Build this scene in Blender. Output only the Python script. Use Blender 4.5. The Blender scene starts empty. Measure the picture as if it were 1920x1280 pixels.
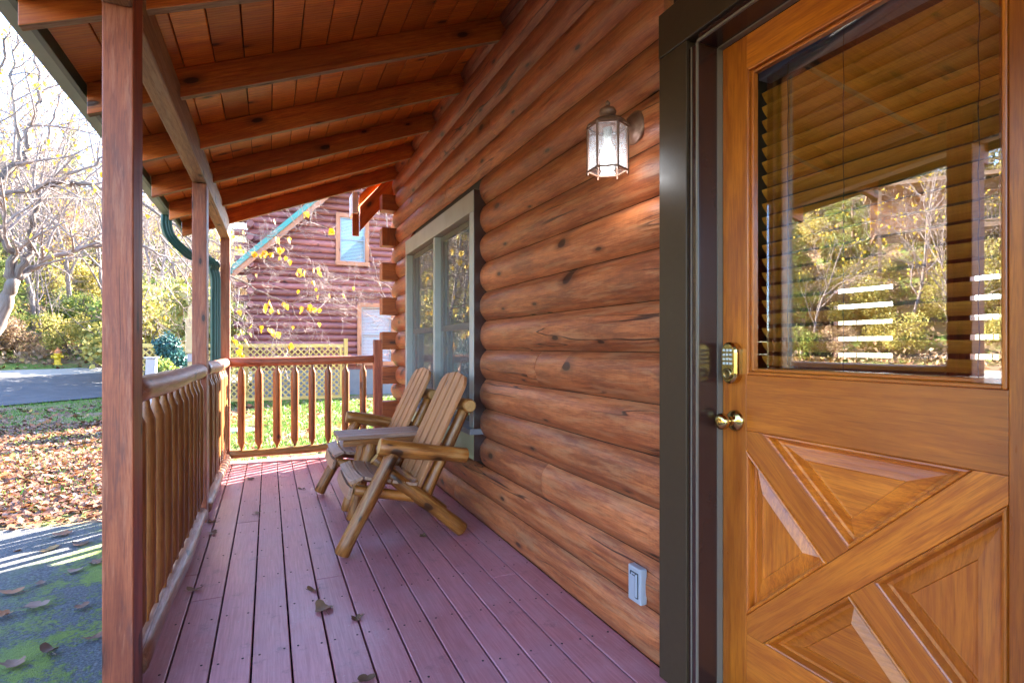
import bpy, math, random
from mathutils import Vector, Matrix, noise as mnoise
R = math.radians
S = bpy.context.scene
COL = S.collection

# ------------------------------------------------------------------ camera, world, sun, exposure
CAM_H = 1.22
FPX, VX, HY = 1030.0, 503.0, 650.0          # focal length, vanishing point and horizon in photo pixels (1920 x 1280)
TH = math.atan((960 - VX) / FPX)
cam = bpy.data.cameras.new('camera')
cam.sensor_width = 36.0
cam.lens = FPX / 1920 * 36.0
cam.shift_y = 10.0 / 1920
cam.clip_start = 0.02
cam.clip_end = 2000
co = bpy.data.objects.new('camera', cam)
COL.objects.link(co)
co.location = (0, 0, CAM_H)
co.rotation_euler = (R(90), 0, -TH)
S.camera = co

SUN_AZ, SUN_EL = R(34), R(31)               # azimuth counted from +X towards +Y
w = bpy.data.worlds.new('World')
S.world = w
w.use_nodes = True
wn = w.node_tree
bg = wn.nodes['Background']
sky = wn.nodes.new('ShaderNodeTexSky')
sky.sky_type = 'NISHITA'
sky.sun_disc = False
sky.sun_elevation = SUN_EL
sky.sun_rotation = R(90) - SUN_AZ
sky.air_density = 0.8
sky.dust_density = 0.4
sky.ozone_density = 2.6
wn.links.new(sky.outputs[0], bg.inputs[0])
bg.inputs[1].default_value = 0.112
sl = bpy.data.lights.new('sun', 'SUN')
sl.energy = 4.6
sl.angle = R(0.5)
sl.color = (1.0, 0.91, 0.78)
so = bpy.data.objects.new('sun', sl)
COL.objects.link(so)
sdir = Vector((math.cos(SUN_EL) * math.cos(SUN_AZ), math.cos(SUN_EL) * math.sin(SUN_AZ), math.sin(SUN_EL)))
so.rotation_euler = sdir.to_track_quat('Z', 'Y').to_euler()
so.location = (10, 8, 12)
S.view_settings.view_transform = 'Standard'
S.view_settings.look = 'None'
S.view_settings.gamma = 1.0
S.view_settings.exposure = 4.15
S.cycles.max_bounces = 10
S.cycles.diffuse_bounces = 5
S.cycles.transparent_max_bounces = 16
S.cycles.use_denoising = True
S.cycles.sample_clamp_indirect = 6.0
S.cycles.use_light_tree = False
S.cycles.caustics_reflective = False
S.cycles.caustics_refractive = False

# ------------------------------------------------------------------ survey helpers
CC, SS = math.cos(TH), math.sin(TH)
def ray(px, py):
    a = (px - 960) / FPX
    b = -(py - HY) / FPX
    return Vector((a * CC + SS, CC - a * SS, b))
def onX(px, py, X):
    r = ray(px, py); t = X / r.x
    return Vector((X, t * r.y, CAM_H + t * r.z))
def onY(px, py, Y):
    r = ray(px, py); t = Y / r.y
    return Vector((t * r.x, Y, CAM_H + t * r.z))
def onZ(px, py, Z):
    r = ray(px, py); t = (Z - CAM_H) / r.z
    return Vector((t * r.x, t * r.y, Z))

# ------------------------------------------------------------------ mesh builder
class MB:
    def __init__(s, seed=1):
        s.v = []; s.f = []; s.m = []; s.sm = []; s.g = []; s.r = []
        s.rng = random.Random(seed)
    def goff(s, spread=0.12):
        g = s.rng
        a = g.uniform(0, 6.283)
        q = g.uniform(0.4, 1.0) * spread
        return Vector((g.uniform(0, 60), math.cos(a) * q, math.sin(a) * q))
    def add(s, vs, fs, m=0, smooth=False, gs=None, rnd=None):
        b = len(s.v)
        if rnd is None: rnd = s.rng.random()
        s.v.extend([tuple(p) for p in vs])
        s.g.extend([tuple(p) for p in (gs if gs is not None else vs)])
        if isinstance(rnd, (list, tuple)): s.r.extend(rnd)
        else: s.r.extend([rnd] * len(vs))
        mm = m if isinstance(m, (list, tuple)) else [m] * len(fs)
        for f, k in zip(fs, mm):
            s.f.append(tuple(b + i for i in f)); s.m.append(k); s.sm.append(smooth)
    def box(s, c, size, rot=None, m=0, rnd=None, spread=0.12):
        """box of size (x,y,z) centred at c; rot is a 3x3 Matrix"""
        hx, hy, hz = size[0] / 2, size[1] / 2, size[2] / 2
        loc = [Vector((x * hx, y * hy, z * hz)) for x in (-1, 1) for y in (-1, 1) for z in (-1, 1)]
        ax = max(range(3), key=lambda i: size[i])
        o = s.goff(spread)
        order = [ax] + [i for i in range(3) if i != ax]
        gs = [Vector((p[order[0]], p[order[1]], p[order[2]])) + o for p in loc]
        c = Vector(c)
        vs = [c + (rot @ p if rot is not None else p) for p in loc]
        fs = [(0, 1, 3, 2), (4, 6, 7, 5), (0, 4, 5, 1), (2, 3, 7, 6), (0, 2, 6, 4), (1, 5, 7, 3)]   # -x +x -y +y -z +z
        s.add(vs, fs, m, False, gs, rnd)
    def bx(s, x0, x1, y0, y1, z0, z1, m=0, rnd=None):
        s.box(((x0 + x1) / 2, (y0 + y1) / 2, (z0 + z1) / 2), (x1 - x0, y1 - y0, z1 - z0), None, m, rnd)
    def bar(s, p0, p1, wd, ht, up=(0, 0, 1), m=0, rnd=None):
        """rectangular bar from p0 to p1; wd across, ht along up"""
        p0, p1 = Vector(p0), Vector(p1)
        d = p1 - p0; L = d.length; d.normalize()
        y = Vector(up).cross(d)
        if y.length < 1e-5: y = Vector((0, 1, 0)).cross(d)
        y.normalize(); z = d.cross(y)
        rot = Matrix((d, y, z)).transposed()
        s.box((p0 + p1) / 2, (L, wd, ht), rot, m, rnd)
    def prism(s, pts, n, depth, m=0, rnd=None, smooth=False):
        """planar polygon pts (3d) extruded by depth along n"""
        k = len(pts); n = Vector(n)
        a = [Vector(p) for p in pts]; b = [p + n * depth for p in a]
        ed = max(((a[(i + 1) % k] - a[i]) for i in range(k)), key=lambda e: e.length).normalized()
        cr = n.normalized().cross(ed)
        o = s.goff()
        gs = [Vector((p.dot(ed), p.dot(cr), p.dot(n))) for p in a + b]
        c0 = gs[0].copy()
        gs = [g - c0 + o for g in gs]
        fs = [tuple(range(k))[::-1], tuple(range(k, 2 * k))] + [(i, (i + 1) % k, k + (i + 1) % k, k + i) for i in range(k)]
        s.add(a + b, fs, m, smooth, gs, rnd)
    def tube(s, pts, rad, sides=10, m=0, caps=True, jit=0.0, rnd=None, smooth=True, capm=None, flat=1.0):
        """smooth tube along a polyline; rad a number or a list"""
        pts = [Vector(p) for p in pts]
        n = len(pts)
        if not isinstance(rad, (list, tuple)): rad = [rad] * n
        o = s.goff(0.03)
        vs, gs = [], []
        ref = Vector((0, 0, 1)) if abs((pts[-1] - pts[0]).normalized().z) < 0.9 else Vector((1, 0, 0))
        acc = 0
        for i, p in enumerate(pts):
            t = (pts[min(i + 1, n - 1)] - pts[max(i - 1, 0)])
            if t.length < 1e-9: t = Vector((0, 0, 1))
            t.normalize()
            a = ref.cross(t)
            if a.length < 1e-4: a = Vector((0, 1, 0)).cross(t)
            a.normalize(); b = t.cross(a)
            ref = b if False else ref
            if i: acc += (p - pts[i - 1]).length
            for k in range(sides):
                an = 2 * math.pi * k / sides
                r = rad[i] * (1 + (s.rng.uniform(-jit, jit) if jit else 0))
                q = a * math.cos(an) * r + b * math.sin(an) * r * flat
                vs.append(p + q)
                gs.append(Vector((acc, math.cos(an) * rad[i], math.sin(an) * rad[i])) + o)
        fs = []
        for i in range(n - 1):
            for k in range(sides):
                k2 = (k + 1) % sides
                fs.append((i * sides + k, i * sides + k2, (i + 1) * sides + k2, (i + 1) * sides + k))
        s.add(vs, fs, m, smooth, gs, rnd)
        if caps:
            for end in (0, n - 1):
                ring = vs[end * sides:(end + 1) * sides]
                gg = [Vector((g.x, g.y, g.z)) for g in gs[end * sides:(end + 1) * sides]]
                idx = tuple(range(sides))
                s.add(ring, [idx[::-1] if end == 0 else idx], m if capm is None else capm, False, gg, rnd)
    def log(s, p0, p1, r0, r1=None, sides=14, m=0, capm=None, n=9, wob=0.0025, rnd=None, bend=0.0):
        """a peeled log: slightly wobbly, chamfered ends"""
        p0, p1 = Vector(p0), Vector(p1)
        if r1 is None: r1 = r0
        d = (p1 - p0); L = d.length; dn = d.normalized()
        a = dn.cross(Vector((0.31, 0.2, 0.93))).normalized(); b = dn.cross(a)
        pts, rad = [], []
        ch = min(0.007, r0 * 0.2)
        ph = s.rng.uniform(0, 6)
        ts = [0.0, ch / L] + [i / n for i in range(1, n)] + [1 - ch / L, 1.0]
        for i, t in enumerate(ts):
            wv = a * math.sin(t * 7 + ph) * wob + b * math.cos(t * 5.3 + ph) * wob
            r = r0 + (r1 - r0) * t + math.sin(t * 11 + ph * 2) * wob * 0.6
            if i in (0, len(ts) - 1): r -= ch
            pts.append(p0 + d * t + wv + Vector((0, 0, bend * 4 * t * (1 - t)))); rad.append(r)
        s.tube(pts, rad, sides, m, True, 0.0, rnd, True, capm)
    def lathe(s, c, prof, sides=20, m=0, axis=(0, 0, 1), rnd=None, smooth=True):
        """profile [(r, h)] turned about axis through c"""
        ax = Vector(axis).normalized()
        a = ax.cross(Vector((0.3, 0.9, 0.1)) if abs(ax.z) > 0.8 else Vector((0, 0, 1))).normalized(); b = ax.cross(a)
        vs = []
        c = Vector(c)
        for r, h in prof:
            for k in range(sides):
                t = 2 * math.pi * k / sides
                vs.append(c + ax * h + (a * math.cos(t) + b * math.sin(t)) * max(r, 1e-4))
        fs = []
        for i in range(len(prof) - 1):
            for k in range(sides):
                k2 = (k + 1) % sides
                fs.append((i * sides + k, i * sides + k2, (i + 1) * sides + k2, (i + 1) * sides + k))
        s.add(vs, fs, m, smooth, None, rnd)
    def build(s, name, mats, parent=None, bevel=0.0, segs=2):
        me = bpy.data.meshes.new(name)
        me.from_pydata(s.v, [], s.f)
        if not isinstance(mats, (list, tuple)): mats = [mats]
        for m in mats: me.materials.append(m)
        if len(mats) > 1: me.polygons.foreach_set('material_index', s.m)
        me.polygons.foreach_set('use_smooth', s.sm)
        at = me.attributes.new('gco', 'FLOAT_VECTOR', 'POINT')
        at.data.foreach_set('vector', [x for p in s.g for x in p])
        at = me.attributes.new('rnd', 'FLOAT', 'POINT')
        at.data.foreach_set('value', s.r)
        me.validate()
        me.update()
        o = bpy.data.objects.new(name, me)
        COL.objects.link(o)
        if parent is not None:
            o.parent = parent
            if parent.type == 'EMPTY' or True:
                o.matrix_parent_inverse = parent.matrix_basis.inverted() if parent.parent is None else (parent.parent.matrix_basis @ parent.matrix_parent_inverse @ parent.matrix_basis).inverted()
        if bevel > 0:
            b = o.modifiers.new('edge', 'BEVEL'); b.width = bevel; b.segments = segs; b.limit_method = 'ANGLE'; b.angle_limit = R(40)
        return o

def tag(o, label=None, cat=None, group=None, kind=None):
    if label: o['label'] = label
    if cat: o['category'] = cat
    if group: o['group'] = group
    if kind: o['kind'] = kind
    return o
def thing(name, label, cat, loc=(0, 0, 0), group=None, kind=None):
    o = bpy.data.objects.new(name, None)
    o.empty_display_size = 0.1
    COL.objects.link(o); o.location = loc
    return tag(o, label, cat, group, kind)

# ------------------------------------------------------------------ materials
class NT:
    def __init__(s, name):
        s.mat = bpy.data.materials.new(name); s.mat.use_nodes = True
        s.t = s.mat.node_tree; s.n = s.t.nodes
        s.b = s.n['Principled BSDF']; s.out = s.n['Material Output']
    def put(s, sock, val):
        if hasattr(val, 'is_linked') or isinstance(val, bpy.types.NodeSocket): s.t.links.new(val, sock)
        else:
            if isinstance(val, (tuple, list)) and len(val) == 3 and sock.type == 'RGBA': val = (*val, 1)
            sock.default_value = val
    def math(s, op, a, b=0.0, c=None, clamp=False):
        n = s.n.new('ShaderNodeMath'); n.operation = op; n.use_clamp = clamp
        s.put(n.inputs[0], a); s.put(n.inputs[1], b)
        if c is not None: s.put(n.inputs[2], c)
        return n.outputs[0]
    def vm(s, op, a, b=(0, 0, 0)):
        n = s.n.new('ShaderNodeVectorMath'); n.operation = op
        s.put(n.inputs[0], a)
        if op == 'SCALE': s.put(n.inputs['Scale'], b)
        else: s.put(n.inputs[1], b)
        return n.outputs['Value'] if op in ('LENGTH', 'DOT_PRODUCT', 'DISTANCE') else n.outputs[0]
    def noise(s, v, scale=1.0, detail=3.0, rough=0.55, dist=0.0, col=False):
        n = s.n.new('ShaderNodeTexNoise'); s.put(n.inputs['Vector'], v)
        n.inputs['Scale'].default_value = scale; n.inputs['Detail'].default_value = detail
        n.inputs['Roughness'].default_value = rough; n.inputs['Distortion'].default_value = dist
        return n.outputs['Color'] if col else n.outputs['Fac']
    def voro(s, v, scale=1.0, feature='F1', rand=1.0):
        n = s.n.new('ShaderNodeTexVoronoi'); n.feature = feature; s.put(n.inputs['Vector'], v)
        n.inputs['Scale'].default_value = scale; n.inputs['Randomness'].default_value = rand
        return n
    def sm(s, x, a, b, lo=0.0, hi=1.0):
        n = s.n.new('ShaderNodeMapRange'); n.interpolation_type = 'SMOOTHSTEP'
        s.put(n.inputs[0], x)
        for i, q in enumerate((a, b, lo, hi)): n.inputs[1 + i].default_value = q
        return n.outputs[0]
    def mix(s, f, a, b, mode='MIX'):
        n = s.n.new('ShaderNodeMix'); n.data_type = 'RGBA'; n.blend_type = mode
        s.put(n.inputs[0], f); s.put(n.inputs[6], a); s.put(n.inputs[7], b)
        return n.outputs[2]
    def ramp(s, f, stops, interp='LINEAR'):
        n = s.n.new('ShaderNodeValToRGB'); n.color_ramp.interpolation = interp
        e = n.color_ramp.elements
        while len(e) > 1: e.remove(e[-1])
        e[0].position = stops[0][0]; e[0].color = (*stops[0][1], 1)
        for p, c in stops[1:]:
            k = e.new(p); k.color = (*c, 1)
        s.put(n.inputs[0], f)
        return n.outputs[0]
    def attr(s, name, what='Vector'):
        n = s.n.new('ShaderNodeAttribute'); n.attribute_name = name
        return n.outputs[what]
    def pos(s):
        return s.n.new('ShaderNodeNewGeometry').outputs['Position']
    def sep(s, v):
        n = s.n.new('ShaderNodeSeparateXYZ'); s.put(n.inputs[0], v); return n.outputs
    def comb(s, x, y, z):
        n = s.n.new('ShaderNodeCombineXYZ'); s.put(n.inputs[0], x); s.put(n.inputs[1], y); s.put(n.inputs[2], z); return n.outputs[0]
    def bump(s, h, strength=0.3, dist=0.002):
        n = s.n.new('ShaderNodeBump'); n.inputs['Strength'].default_value = strength; n.inputs['Distance'].default_value = dist
        s.put(n.inputs['Height'], h); s.t.links.new(n.outputs[0], s.b.inputs['Normal'])
    def set(s, **k):
        for q, v in k.items():
            s.put(s.b.inputs[{'col': 'Base Color', 'rough': 'Roughness', 'spec': 'Specular IOR Level', 'metal': 'Metallic', 'coat': 'Coat Weight', 'coatr': 'Coat Roughness'}[q]], v)
        return s.mat

def wood(name, c_lo, c_hi, dark, ring=0.014, knots=0.5, cracks=0.5, rough=0.45, blotch=0.5, var=0.35, grain=0.5, wear=None, wear_amt=0.0, spec=0.4, coat=0.0, bump=0.35, stain=None, stain_amt=0.0, pore=0.35, rough_saw=0.12):
    t = NT(name)
    g = t.attr('gco'); rnd = t.attr('rnd', 'Fac')
    lowv = t.vm('MULTIPLY', g, (0.9, 5, 5))
    wob = t.vm('SCALE', t.vm('SUBTRACT', t.noise(lowv, 1, 2, col=True), (0.5, 0.5, 0.5)), 0.05)
    gw = t.vm('ADD', g, wob)
    rr = t.vm('LENGTH', t.vm('MULTIPLY', gw, (0.02, 1, 1)))
    rings = t.math('MULTIPLY_ADD', t.math('SINE', t.math('MULTIPLY', rr, 6.2832 / ring)), 0.5, 0.5)
    rings = t.math('POWER', rings, 2.2)
    fine = t.noise(t.vm('MULTIPLY', gw, (11, 170, 170)), 1, 3, 0.65)
    mid = t.noise(t.vm('MULTIPLY', gw, (2.6, 30, 30)), 1, 6, 0.68)
    big = t.noise(t.vm('MULTIPLY', g, (1.1, 3.0, 3.0)), 1, 3, 0.6)
    f = t.math('ADD', t.math('MULTIPLY', mid, 0.6), t.math('MULTIPLY', fine, 0.4))
    f = t.sm(f, 0.36, 0.64)
    f = t.math('SUBTRACT', f, t.math('MULTIPLY', rings, grain * 0.55), clamp=True)
    c = t.mix(f, c_lo, c_hi)
    # uneven stain along the piece
    b = t.sm(big, 0.35, 0.68)
    c = t.mix(t.math('MULTIPLY', b, blotch), c, t.mix(0.5, c_lo, dark), 'MIX')
    # piece to piece variation
    v = t.math('MULTIPLY_ADD', rnd, 2 * var, 1 - var)
    c = t.mix(1.0, c, t.comb(v, t.math('POWER', v, 1.15), t.math('POWER', v, 1.3)), 'MULTIPLY')
    pores = t.sm(t.noise(t.vm('MULTIPLY', gw, (9, 330, 330)), 1, 2, 0.5), 0.56, 0.66)
    c = t.mix(t.math('MULTIPLY', pores, pore), c, dark)
    saw = t.noise(t.vm('MULTIPLY', g, (140, 9, 9)), 1, 2, 0.6)
    sv = t.math('MULTIPLY_ADD', saw, rough_saw, 1 - rough_saw * 0.5)
    c = t.mix(1.0, c, t.comb(sv, sv, sv), 'MULTIPLY')
    h = t.math('MULTIPLY_ADD', fine, 0.4, t.math('MULTIPLY', rings, -0.5))
    if stain is not None:
        sn = t.sm(t.noise(t.vm('MULTIPLY', g, (2.2, 9, 9)), 1, 5, 0.7), 0.52, 0.66)
        c = t.mix(t.math('MULTIPLY', sn, stain_amt), c, stain)
    if wear is not None:
        wn_ = t.sm(t.noise(t.vm('MULTIPLY', gw, (3, 30, 30)), 1, 5, 0.7), 0.5, 0.62)
        c = t.mix(t.math('MULTIPLY', wn_, wear_amt), c, wear)
    if knots > 0:
        gs_ = t.sep(t.vm('ADD', g, t.vm('SCALE', wob, 0.35)))
        vo = t.voro(t.comb(t.math('MULTIPLY', gs_[0], 2.5), t.math('MULTIPLY', t.math('ADD', gs_[1], gs_[2]), 6.0), 0.0), 1.0)
        vo.voronoi_dimensions = '2D'
        pick = t.math('GREATER_THAN', t.sep(vo.outputs['Color'])[0], 1 - knots)
        siz = t.math('MULTIPLY_ADD', t.sep(vo.outputs['Color'])[1], 0.07, 0.045)
        dd = t.math('DIVIDE', vo.outputs['Distance'], siz)
        k1 = t.math('MULTIPLY', t.sm(dd, 0.7, 1.15, 1, 0), pick)
        k2 = t.math('MULTIPLY', t.sm(dd, 1.0, 2.6, 1, 0), pick)
        c = t.mix(t.math('MULTIPLY', k2, 0.45), c, dark)
        c = t.mix(t.math('MULTIPLY', k1, 0.85), c, tuple(x * 0.45 for x in dark))
        h = t.math('ADD', h, t.math('MULTIPLY', k1, 0.8))
    if cracks > 0:
        cn = t.noise(t.vm('MULTIPLY', gw, (0.55, 13, 13)), 1, 2, 0.4)
        line = t.sm(t.math('ABSOLUTE', t.math('SUBTRACT', cn, 0.5)), 0.003, 0.011, 1, 0)
        where = t.sm(t.noise(t.vm('MULTIPLY', t.vm('ADD', g, (3, 7, 1)), (0.9, 4, 4)), 1, 1), 0.53, 0.59)
        ck = t.math('MULTIPLY', line, where)
        c = t.mix(t.math('MULTIPLY', ck, cracks), c, tuple(x * 0.15 for x in dark))
        h = t.math('SUBTRACT', h, t.math('MULTIPLY', ck, 2.5))
    t.bump(h, bump, 0.0025)
    ro = t.math('MULTIPLY_ADD', mid, 0.3, rough - 0.15)
    return t.set(col=c, rough=ro, spec=spec, coat=coat, coatr=0.25)

def plain(name, col, rough=0.5, metal=0.0, noise_amt=0.12, scale=12.0, spec=0.5, bump=0.0, dirt=None, dirt_amt=0.0):
    t = NT(name)
    p = t.pos()
    n = t.noise(p, scale, 5, 0.6)
    c = t.mix(t.math('MULTIPLY', n, noise_amt * 2), col, tuple(x * 0.55 for x in col))
    if dirt is not None:
        d = t.sm(t.noise(p, scale * 0.35, 6, 0.7), 0.5, 0.7)
        c = t.mix(t.math('MULTIPLY', d, dirt_amt), c, dirt)
    if bump: t.bump(t.noise(p, scale * 6, 3), bump, 0.002)
    return t.set(col=c, rough=t.math('MULTIPLY_ADD', n, 0.2, rough - 0.1), metal=metal, spec=spec)

def leafmat(name, stops, transl=0.35, rough=0.6):
    t = NT(name)
    rnd = t.attr('rnd', 'Fac')
    c = t.ramp(rnd, stops)
    c = t.mix(t.math('MULTIPLY', t.noise(t.pos(), 30, 2), 0.35), c, (0.02, 0.02, 0.01))
    t.set(col=c, rough=rough, spec=0.3)
    tr = t.n.new('ShaderNodeBsdfTranslucent'); t.put(tr.inputs[0], c)
    mx = t.n.new('ShaderNodeMixShader'); mx.inputs[0].default_value = transl
    t.t.links.new(t.b.outputs[0], mx.inputs[1]); t.t.links.new(tr.outputs[0], mx.inputs[2])
    t.t.links.new(mx.outputs[0], t.out.inputs[0])
    return t.mat

def glassmat(name, refl, tint=(0.9, 0.93, 0.92), rough=0.0, wavy=0.0):
    t = NT(name)
    tr = t.n.new('ShaderNodeBsdfTransparent'); t.put(tr.inputs[0], tint)
    gl = t.n.new('ShaderNodeBsdfGlossy'); gl.inputs['Roughness'].default_value = rough
    gl.inputs[0].default_value = (1, 1, 1, 1)
    lw = t.n.new('ShaderNodeLayerWeight'); lw.inputs[0].default_value = 0.5
    f = t.math('MULTIPLY_ADD', t.math('POWER', lw.outputs['Facing'], 5.0), 0.9, refl + 0.04, clamp=True)
    if wavy:
        bn = t.n.new('ShaderNodeBump'); bn.inputs['Strength'].default_value = wavy; bn.inputs['Distance'].default_value = 0.01
        t.put(bn.inputs['Height'], t.noise(t.pos(), 2.2, 2)); t.t.links.new(bn.outputs[0], gl.inputs['Normal'])
    mx = t.n.new('ShaderNodeMixShader'); t.put(mx.inputs[0], f)
    t.t.links.new(tr.outputs[0], mx.inputs[1]); t.t.links.new(gl.outputs[0], mx.inputs[2])
    t.t.links.new(mx.outputs[0], t.out.inputs[0])
    return t.mat

M = {}
M['log'] = wood('stained log siding', (0.235, 0.054, 0.017), (0.48, 0.143, 0.046), (0.042, 0.014, 0.008), rough_saw=0.32, ring=0.016, knots=0.24, cracks=0.8, rough=0.46, blotch=0.32, var=0.17, wear=(0.40, 0.19, 0.085), wear_amt=0.35, stain=(0.11, 0.034, 0.018), stain_amt=0.5, bump=0.45)
M['logend'] = wood('log end grain', (0.24, 0.052, 0.011), (0.40, 0.105, 0.02), (0.06, 0.016, 0.006), ring=0.012, knots=0.2, cracks=0.6, rough=0.5, blotch=0.4, var=0.2)
M['rafter'] = wood('dark red rafter', (0.41, 0.074, 0.009), (0.66, 0.172, 0.021), (0.04, 0.011, 0.004), ring=0.018, knots=0.22, cracks=0.3, rough=0.42, blotch=0.55, var=0.18)
M['edge'] = wood('weathered and bounce lit wood', (0.22, 0.125, 0.058), (0.44, 0.29, 0.15), (0.10, 0.06, 0.03), ring=0.010, knots=0.22, cracks=0.7, rough=0.7, blotch=0.35, var=0.15, wear=(0.5, 0.38, 0.24), wear_amt=0.4)
M['ceil'] = wood('ceiling board', (0.58, 0.130, 0.011), (0.82, 0.280, 0.029), (0.07, 0.018, 0.005), ring=0.02, knots=0.28, cracks=0.2, rough=0.42, blotch=0.5, var=0.25)
M['post'] = wood('red brown post', (0.24, 0.050, 0.020), (0.44, 0.112, 0.040), (0.035, 0.010, 0.009), ring=0.022, knots=0.22, cracks=0.6, rough=0.5, blotch=0.65, var=0.1, wear=(0.46, 0.17, 0.09), wear_amt=0.35, stain=(0.10, 0.035, 0.03), stain_amt=0.6)
M['rail'] = wood('weathered rail log', (0.22, 0.085, 0.045), (0.38, 0.16, 0.085), (0.06, 0.025, 0.015), ring=0.012, knots=0.25, cracks=0.6, rough=0.38, blotch=0.4, var=0.12, wear=(0.48, 0.31, 0.27), wear_amt=0.45)
M['railred'] = wood('red brown rail log', (0.24, 0.062, 0.024), (0.42, 0.12, 0.05), (0.08, 0.02, 0.01), ring=0.012, knots=0.2, cracks=0.4, rough=0.4, blotch=0.4, var=0.12)
M['bal'] = wood('spindle wood', (0.21, 0.062, 0.014), (0.38, 0.14, 0.032), (0.06, 0.018, 0.008), ring=0.012, knots=0.18, cracks=0.4, rough=0.42, blotch=0.45, var=0.22)
M['balbot'] = wood('golden brown log', (0.22, 0.115, 0.024), (0.42, 0.22, 0.05), (0.08, 0.04, 0.012), ring=0.012, knots=0.2, cracks=0.4, rough=0.45, blotch=0.4, var=0.15)
M['chair'] = wood('varnished chair log', (0.18, 0.052, 0.008), (0.45, 0.152, 0.026), (0.05, 0.014, 0.004), ring=0.012, knots=0.5, cracks=0.45, rough=0.38, blotch=0.45, var=0.18, wear=(0.48, 0.28, 0.10), wear_amt=0.3, stain=(0.12, 0.04, 0.010), stain_amt=0.5)
M['slat'] = wood('chair slat', (0.28, 0.100, 0.030), (0.46, 0.188, 0.064), (0.11, 0.04, 0.016), ring=0.016, knots=0.12, cracks=0.3, rough=0.45, blotch=0.25, var=0.12)
M['seatslat'] = wood('seat slat', (0.25, 0.125, 0.075), (0.40, 0.23, 0.15), (0.11, 0.055, 0.04), ring=0.016, knots=0.1, cracks=0.4, rough=0.42, blotch=0.3, var=0.1)
M['logcut'] = wood('cut log end', (0.40, 0.20, 0.06), (0.55, 0.30, 0.10), (0.2, 0.09, 0.03), ring=0.008, knots=0, cracks=0.3, rough=0.6, blotch=0.2, var=0.1)
M['door'] = wood('varnished door wood', (0.37, 0.082, 0.006), (0.64, 0.180, 0.012), (0.13, 0.028, 0.004), ring=0.016, knots=0.02, cracks=0.0, rough=0.33, blotch=0.6, var=0.14, grain=0.35, pore=0.28, rough_saw=0.04, spec=0.5, coat=0.35, bump=0.12)
M['blind'] = wood('blind slat', (0.58, 0.225, 0.022), (0.74, 0.32, 0.036), (0.32, 0.11, 0.012), ring=0.012, knots=0, cracks=0, rough=0.4, blotch=0.2, var=0.08, bump=0.1)
M['nlog'] = wood('purple brown log', (0.18, 0.056, 0.050), (0.32, 0.104, 0.088), (0.05, 0.018, 0.022), ring=0.03, knots=0.3, cracks=0.6, rough=0.5, blotch=0.55, var=0.3)
M['ntrim'] = wood('orange brown trim', (0.32, 0.12, 0.06), (0.48, 0.2, 0.10), (0.12, 0.04, 0.02), ring=0.03, knots=0.2, cracks=0.3, rough=0.55, var=0.1)
M['lattice'] = wood('yellow lattice wood', (0.40, 0.25, 0.06), (0.56, 0.38, 0.11), (0.2, 0.12, 0.04), ring=0.02, knots=0.1, cracks=0.2, rough=0.6, var=0.15)
M['greydeck'] = wood('grey brown timber', (0.22, 0.12, 0.07), (0.36, 0.22, 0.13), (0.1, 0.05, 0.03), ring=0.02, knots=0.1, cracks=0.3, rough=0.6, var=0.2)
M['casing'] = plain('dark olive metal', (0.050, 0.029, 0.015), 0.42, 0.0, 0.15, 40, 0.25)
M['jamb'] = plain('dark brown jamb', (0.040, 0.016, 0.012), 0.2, 0.0, 0.1, 20, 0.6)
M['strip'] = plain('pale seal strip', (0.17, 0.135, 0.10), 0.4, 0.0, 0.1, 20)
M['wtrim'] = plain('grey green window trim', (0.34, 0.325, 0.285), 0.42, 0.0, 0.2, 5, 0.5, dirt=(0.22, 0.22, 0.18), dirt_amt=0.5)
M['sash'] = plain('grey brown sash', (0.15, 0.105, 0.075), 0.45, 0.0, 0.15, 8)
M['curtain'] = plain('grey curtain', (0.20, 0.17, 0.15), 0.9, 0.0, 0.15, 3)
ts = NT('insect screen')
s_tr = ts.n.new('ShaderNodeBsdfTransparent'); s_df = ts.n.new('ShaderNodeBsdfDiffuse'); s_df.inputs[0].default_value = (0.20, 0.185, 0.17, 1)
s_mx = ts.n.new('ShaderNodeMixShader'); s_mx.inputs[0].default_value = 0.2
ts.t.links.new(s_tr.outputs[0], s_mx.inputs[1]); ts.t.links.new(s_df.outputs[0], s_mx.inputs[2]); ts.t.links.new(s_mx.outputs[0], ts.out.inputs[0])
M['screen'] = ts.mat
M['glass'] = glassmat('door glass', 0.22, (0.98, 0.985, 0.98))
M['wglass'] = glassmat('window glass', 0.05)
M['brass'] = plain('polished brass', (0.62, 0.43, 0.14), 0.16, 1.0, 0.1, 30)
M['brassd'] = plain('tarnished brass', (0.30, 0.21, 0.085), 0.28, 1.0, 0.2, 60)
M['button'] = plain('pale keypad button', (0.5, 0.5, 0.46), 0.35, 0.0, 0.05, 30)
M['bronze'] = plain('bronze lantern metal', (0.17, 0.075, 0.042), 0.45, 0.3, 0.25, 60, dirt=(0.28, 0.17, 0.11), dirt_amt=0.6)
M['cream'] = plain('cream plastic', (0.7, 0.66, 0.55), 0.4, 0.0, 0.05, 20)
M['greyplate'] = plain('grey outlet metal', (0.33, 0.33, 0.36), 0.4, 0.1, 0.12, 30)
M['darkline'] = plain('dark recess', (0.03, 0.03, 0.035), 0.6, 0.0, 0.1, 20)
M['green'] = plain('green painted metal', (0.16, 0.235, 0.175), 0.42, 0.0, 0.15, 6, dirt=(0.20, 0.24, 0.16), dirt_amt=0.5)
M['shadegreen'] = plain('shaded green fascia metal', (0.03, 0.075, 0.058), 0.45, 0.0, 0.15, 6)  # fascia's shade put into the colour as a darker green
M['teal'] = plain('teal downspout', (0.022, 0.068, 0.054), 0.4, 0.0, 0.15, 6)
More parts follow.
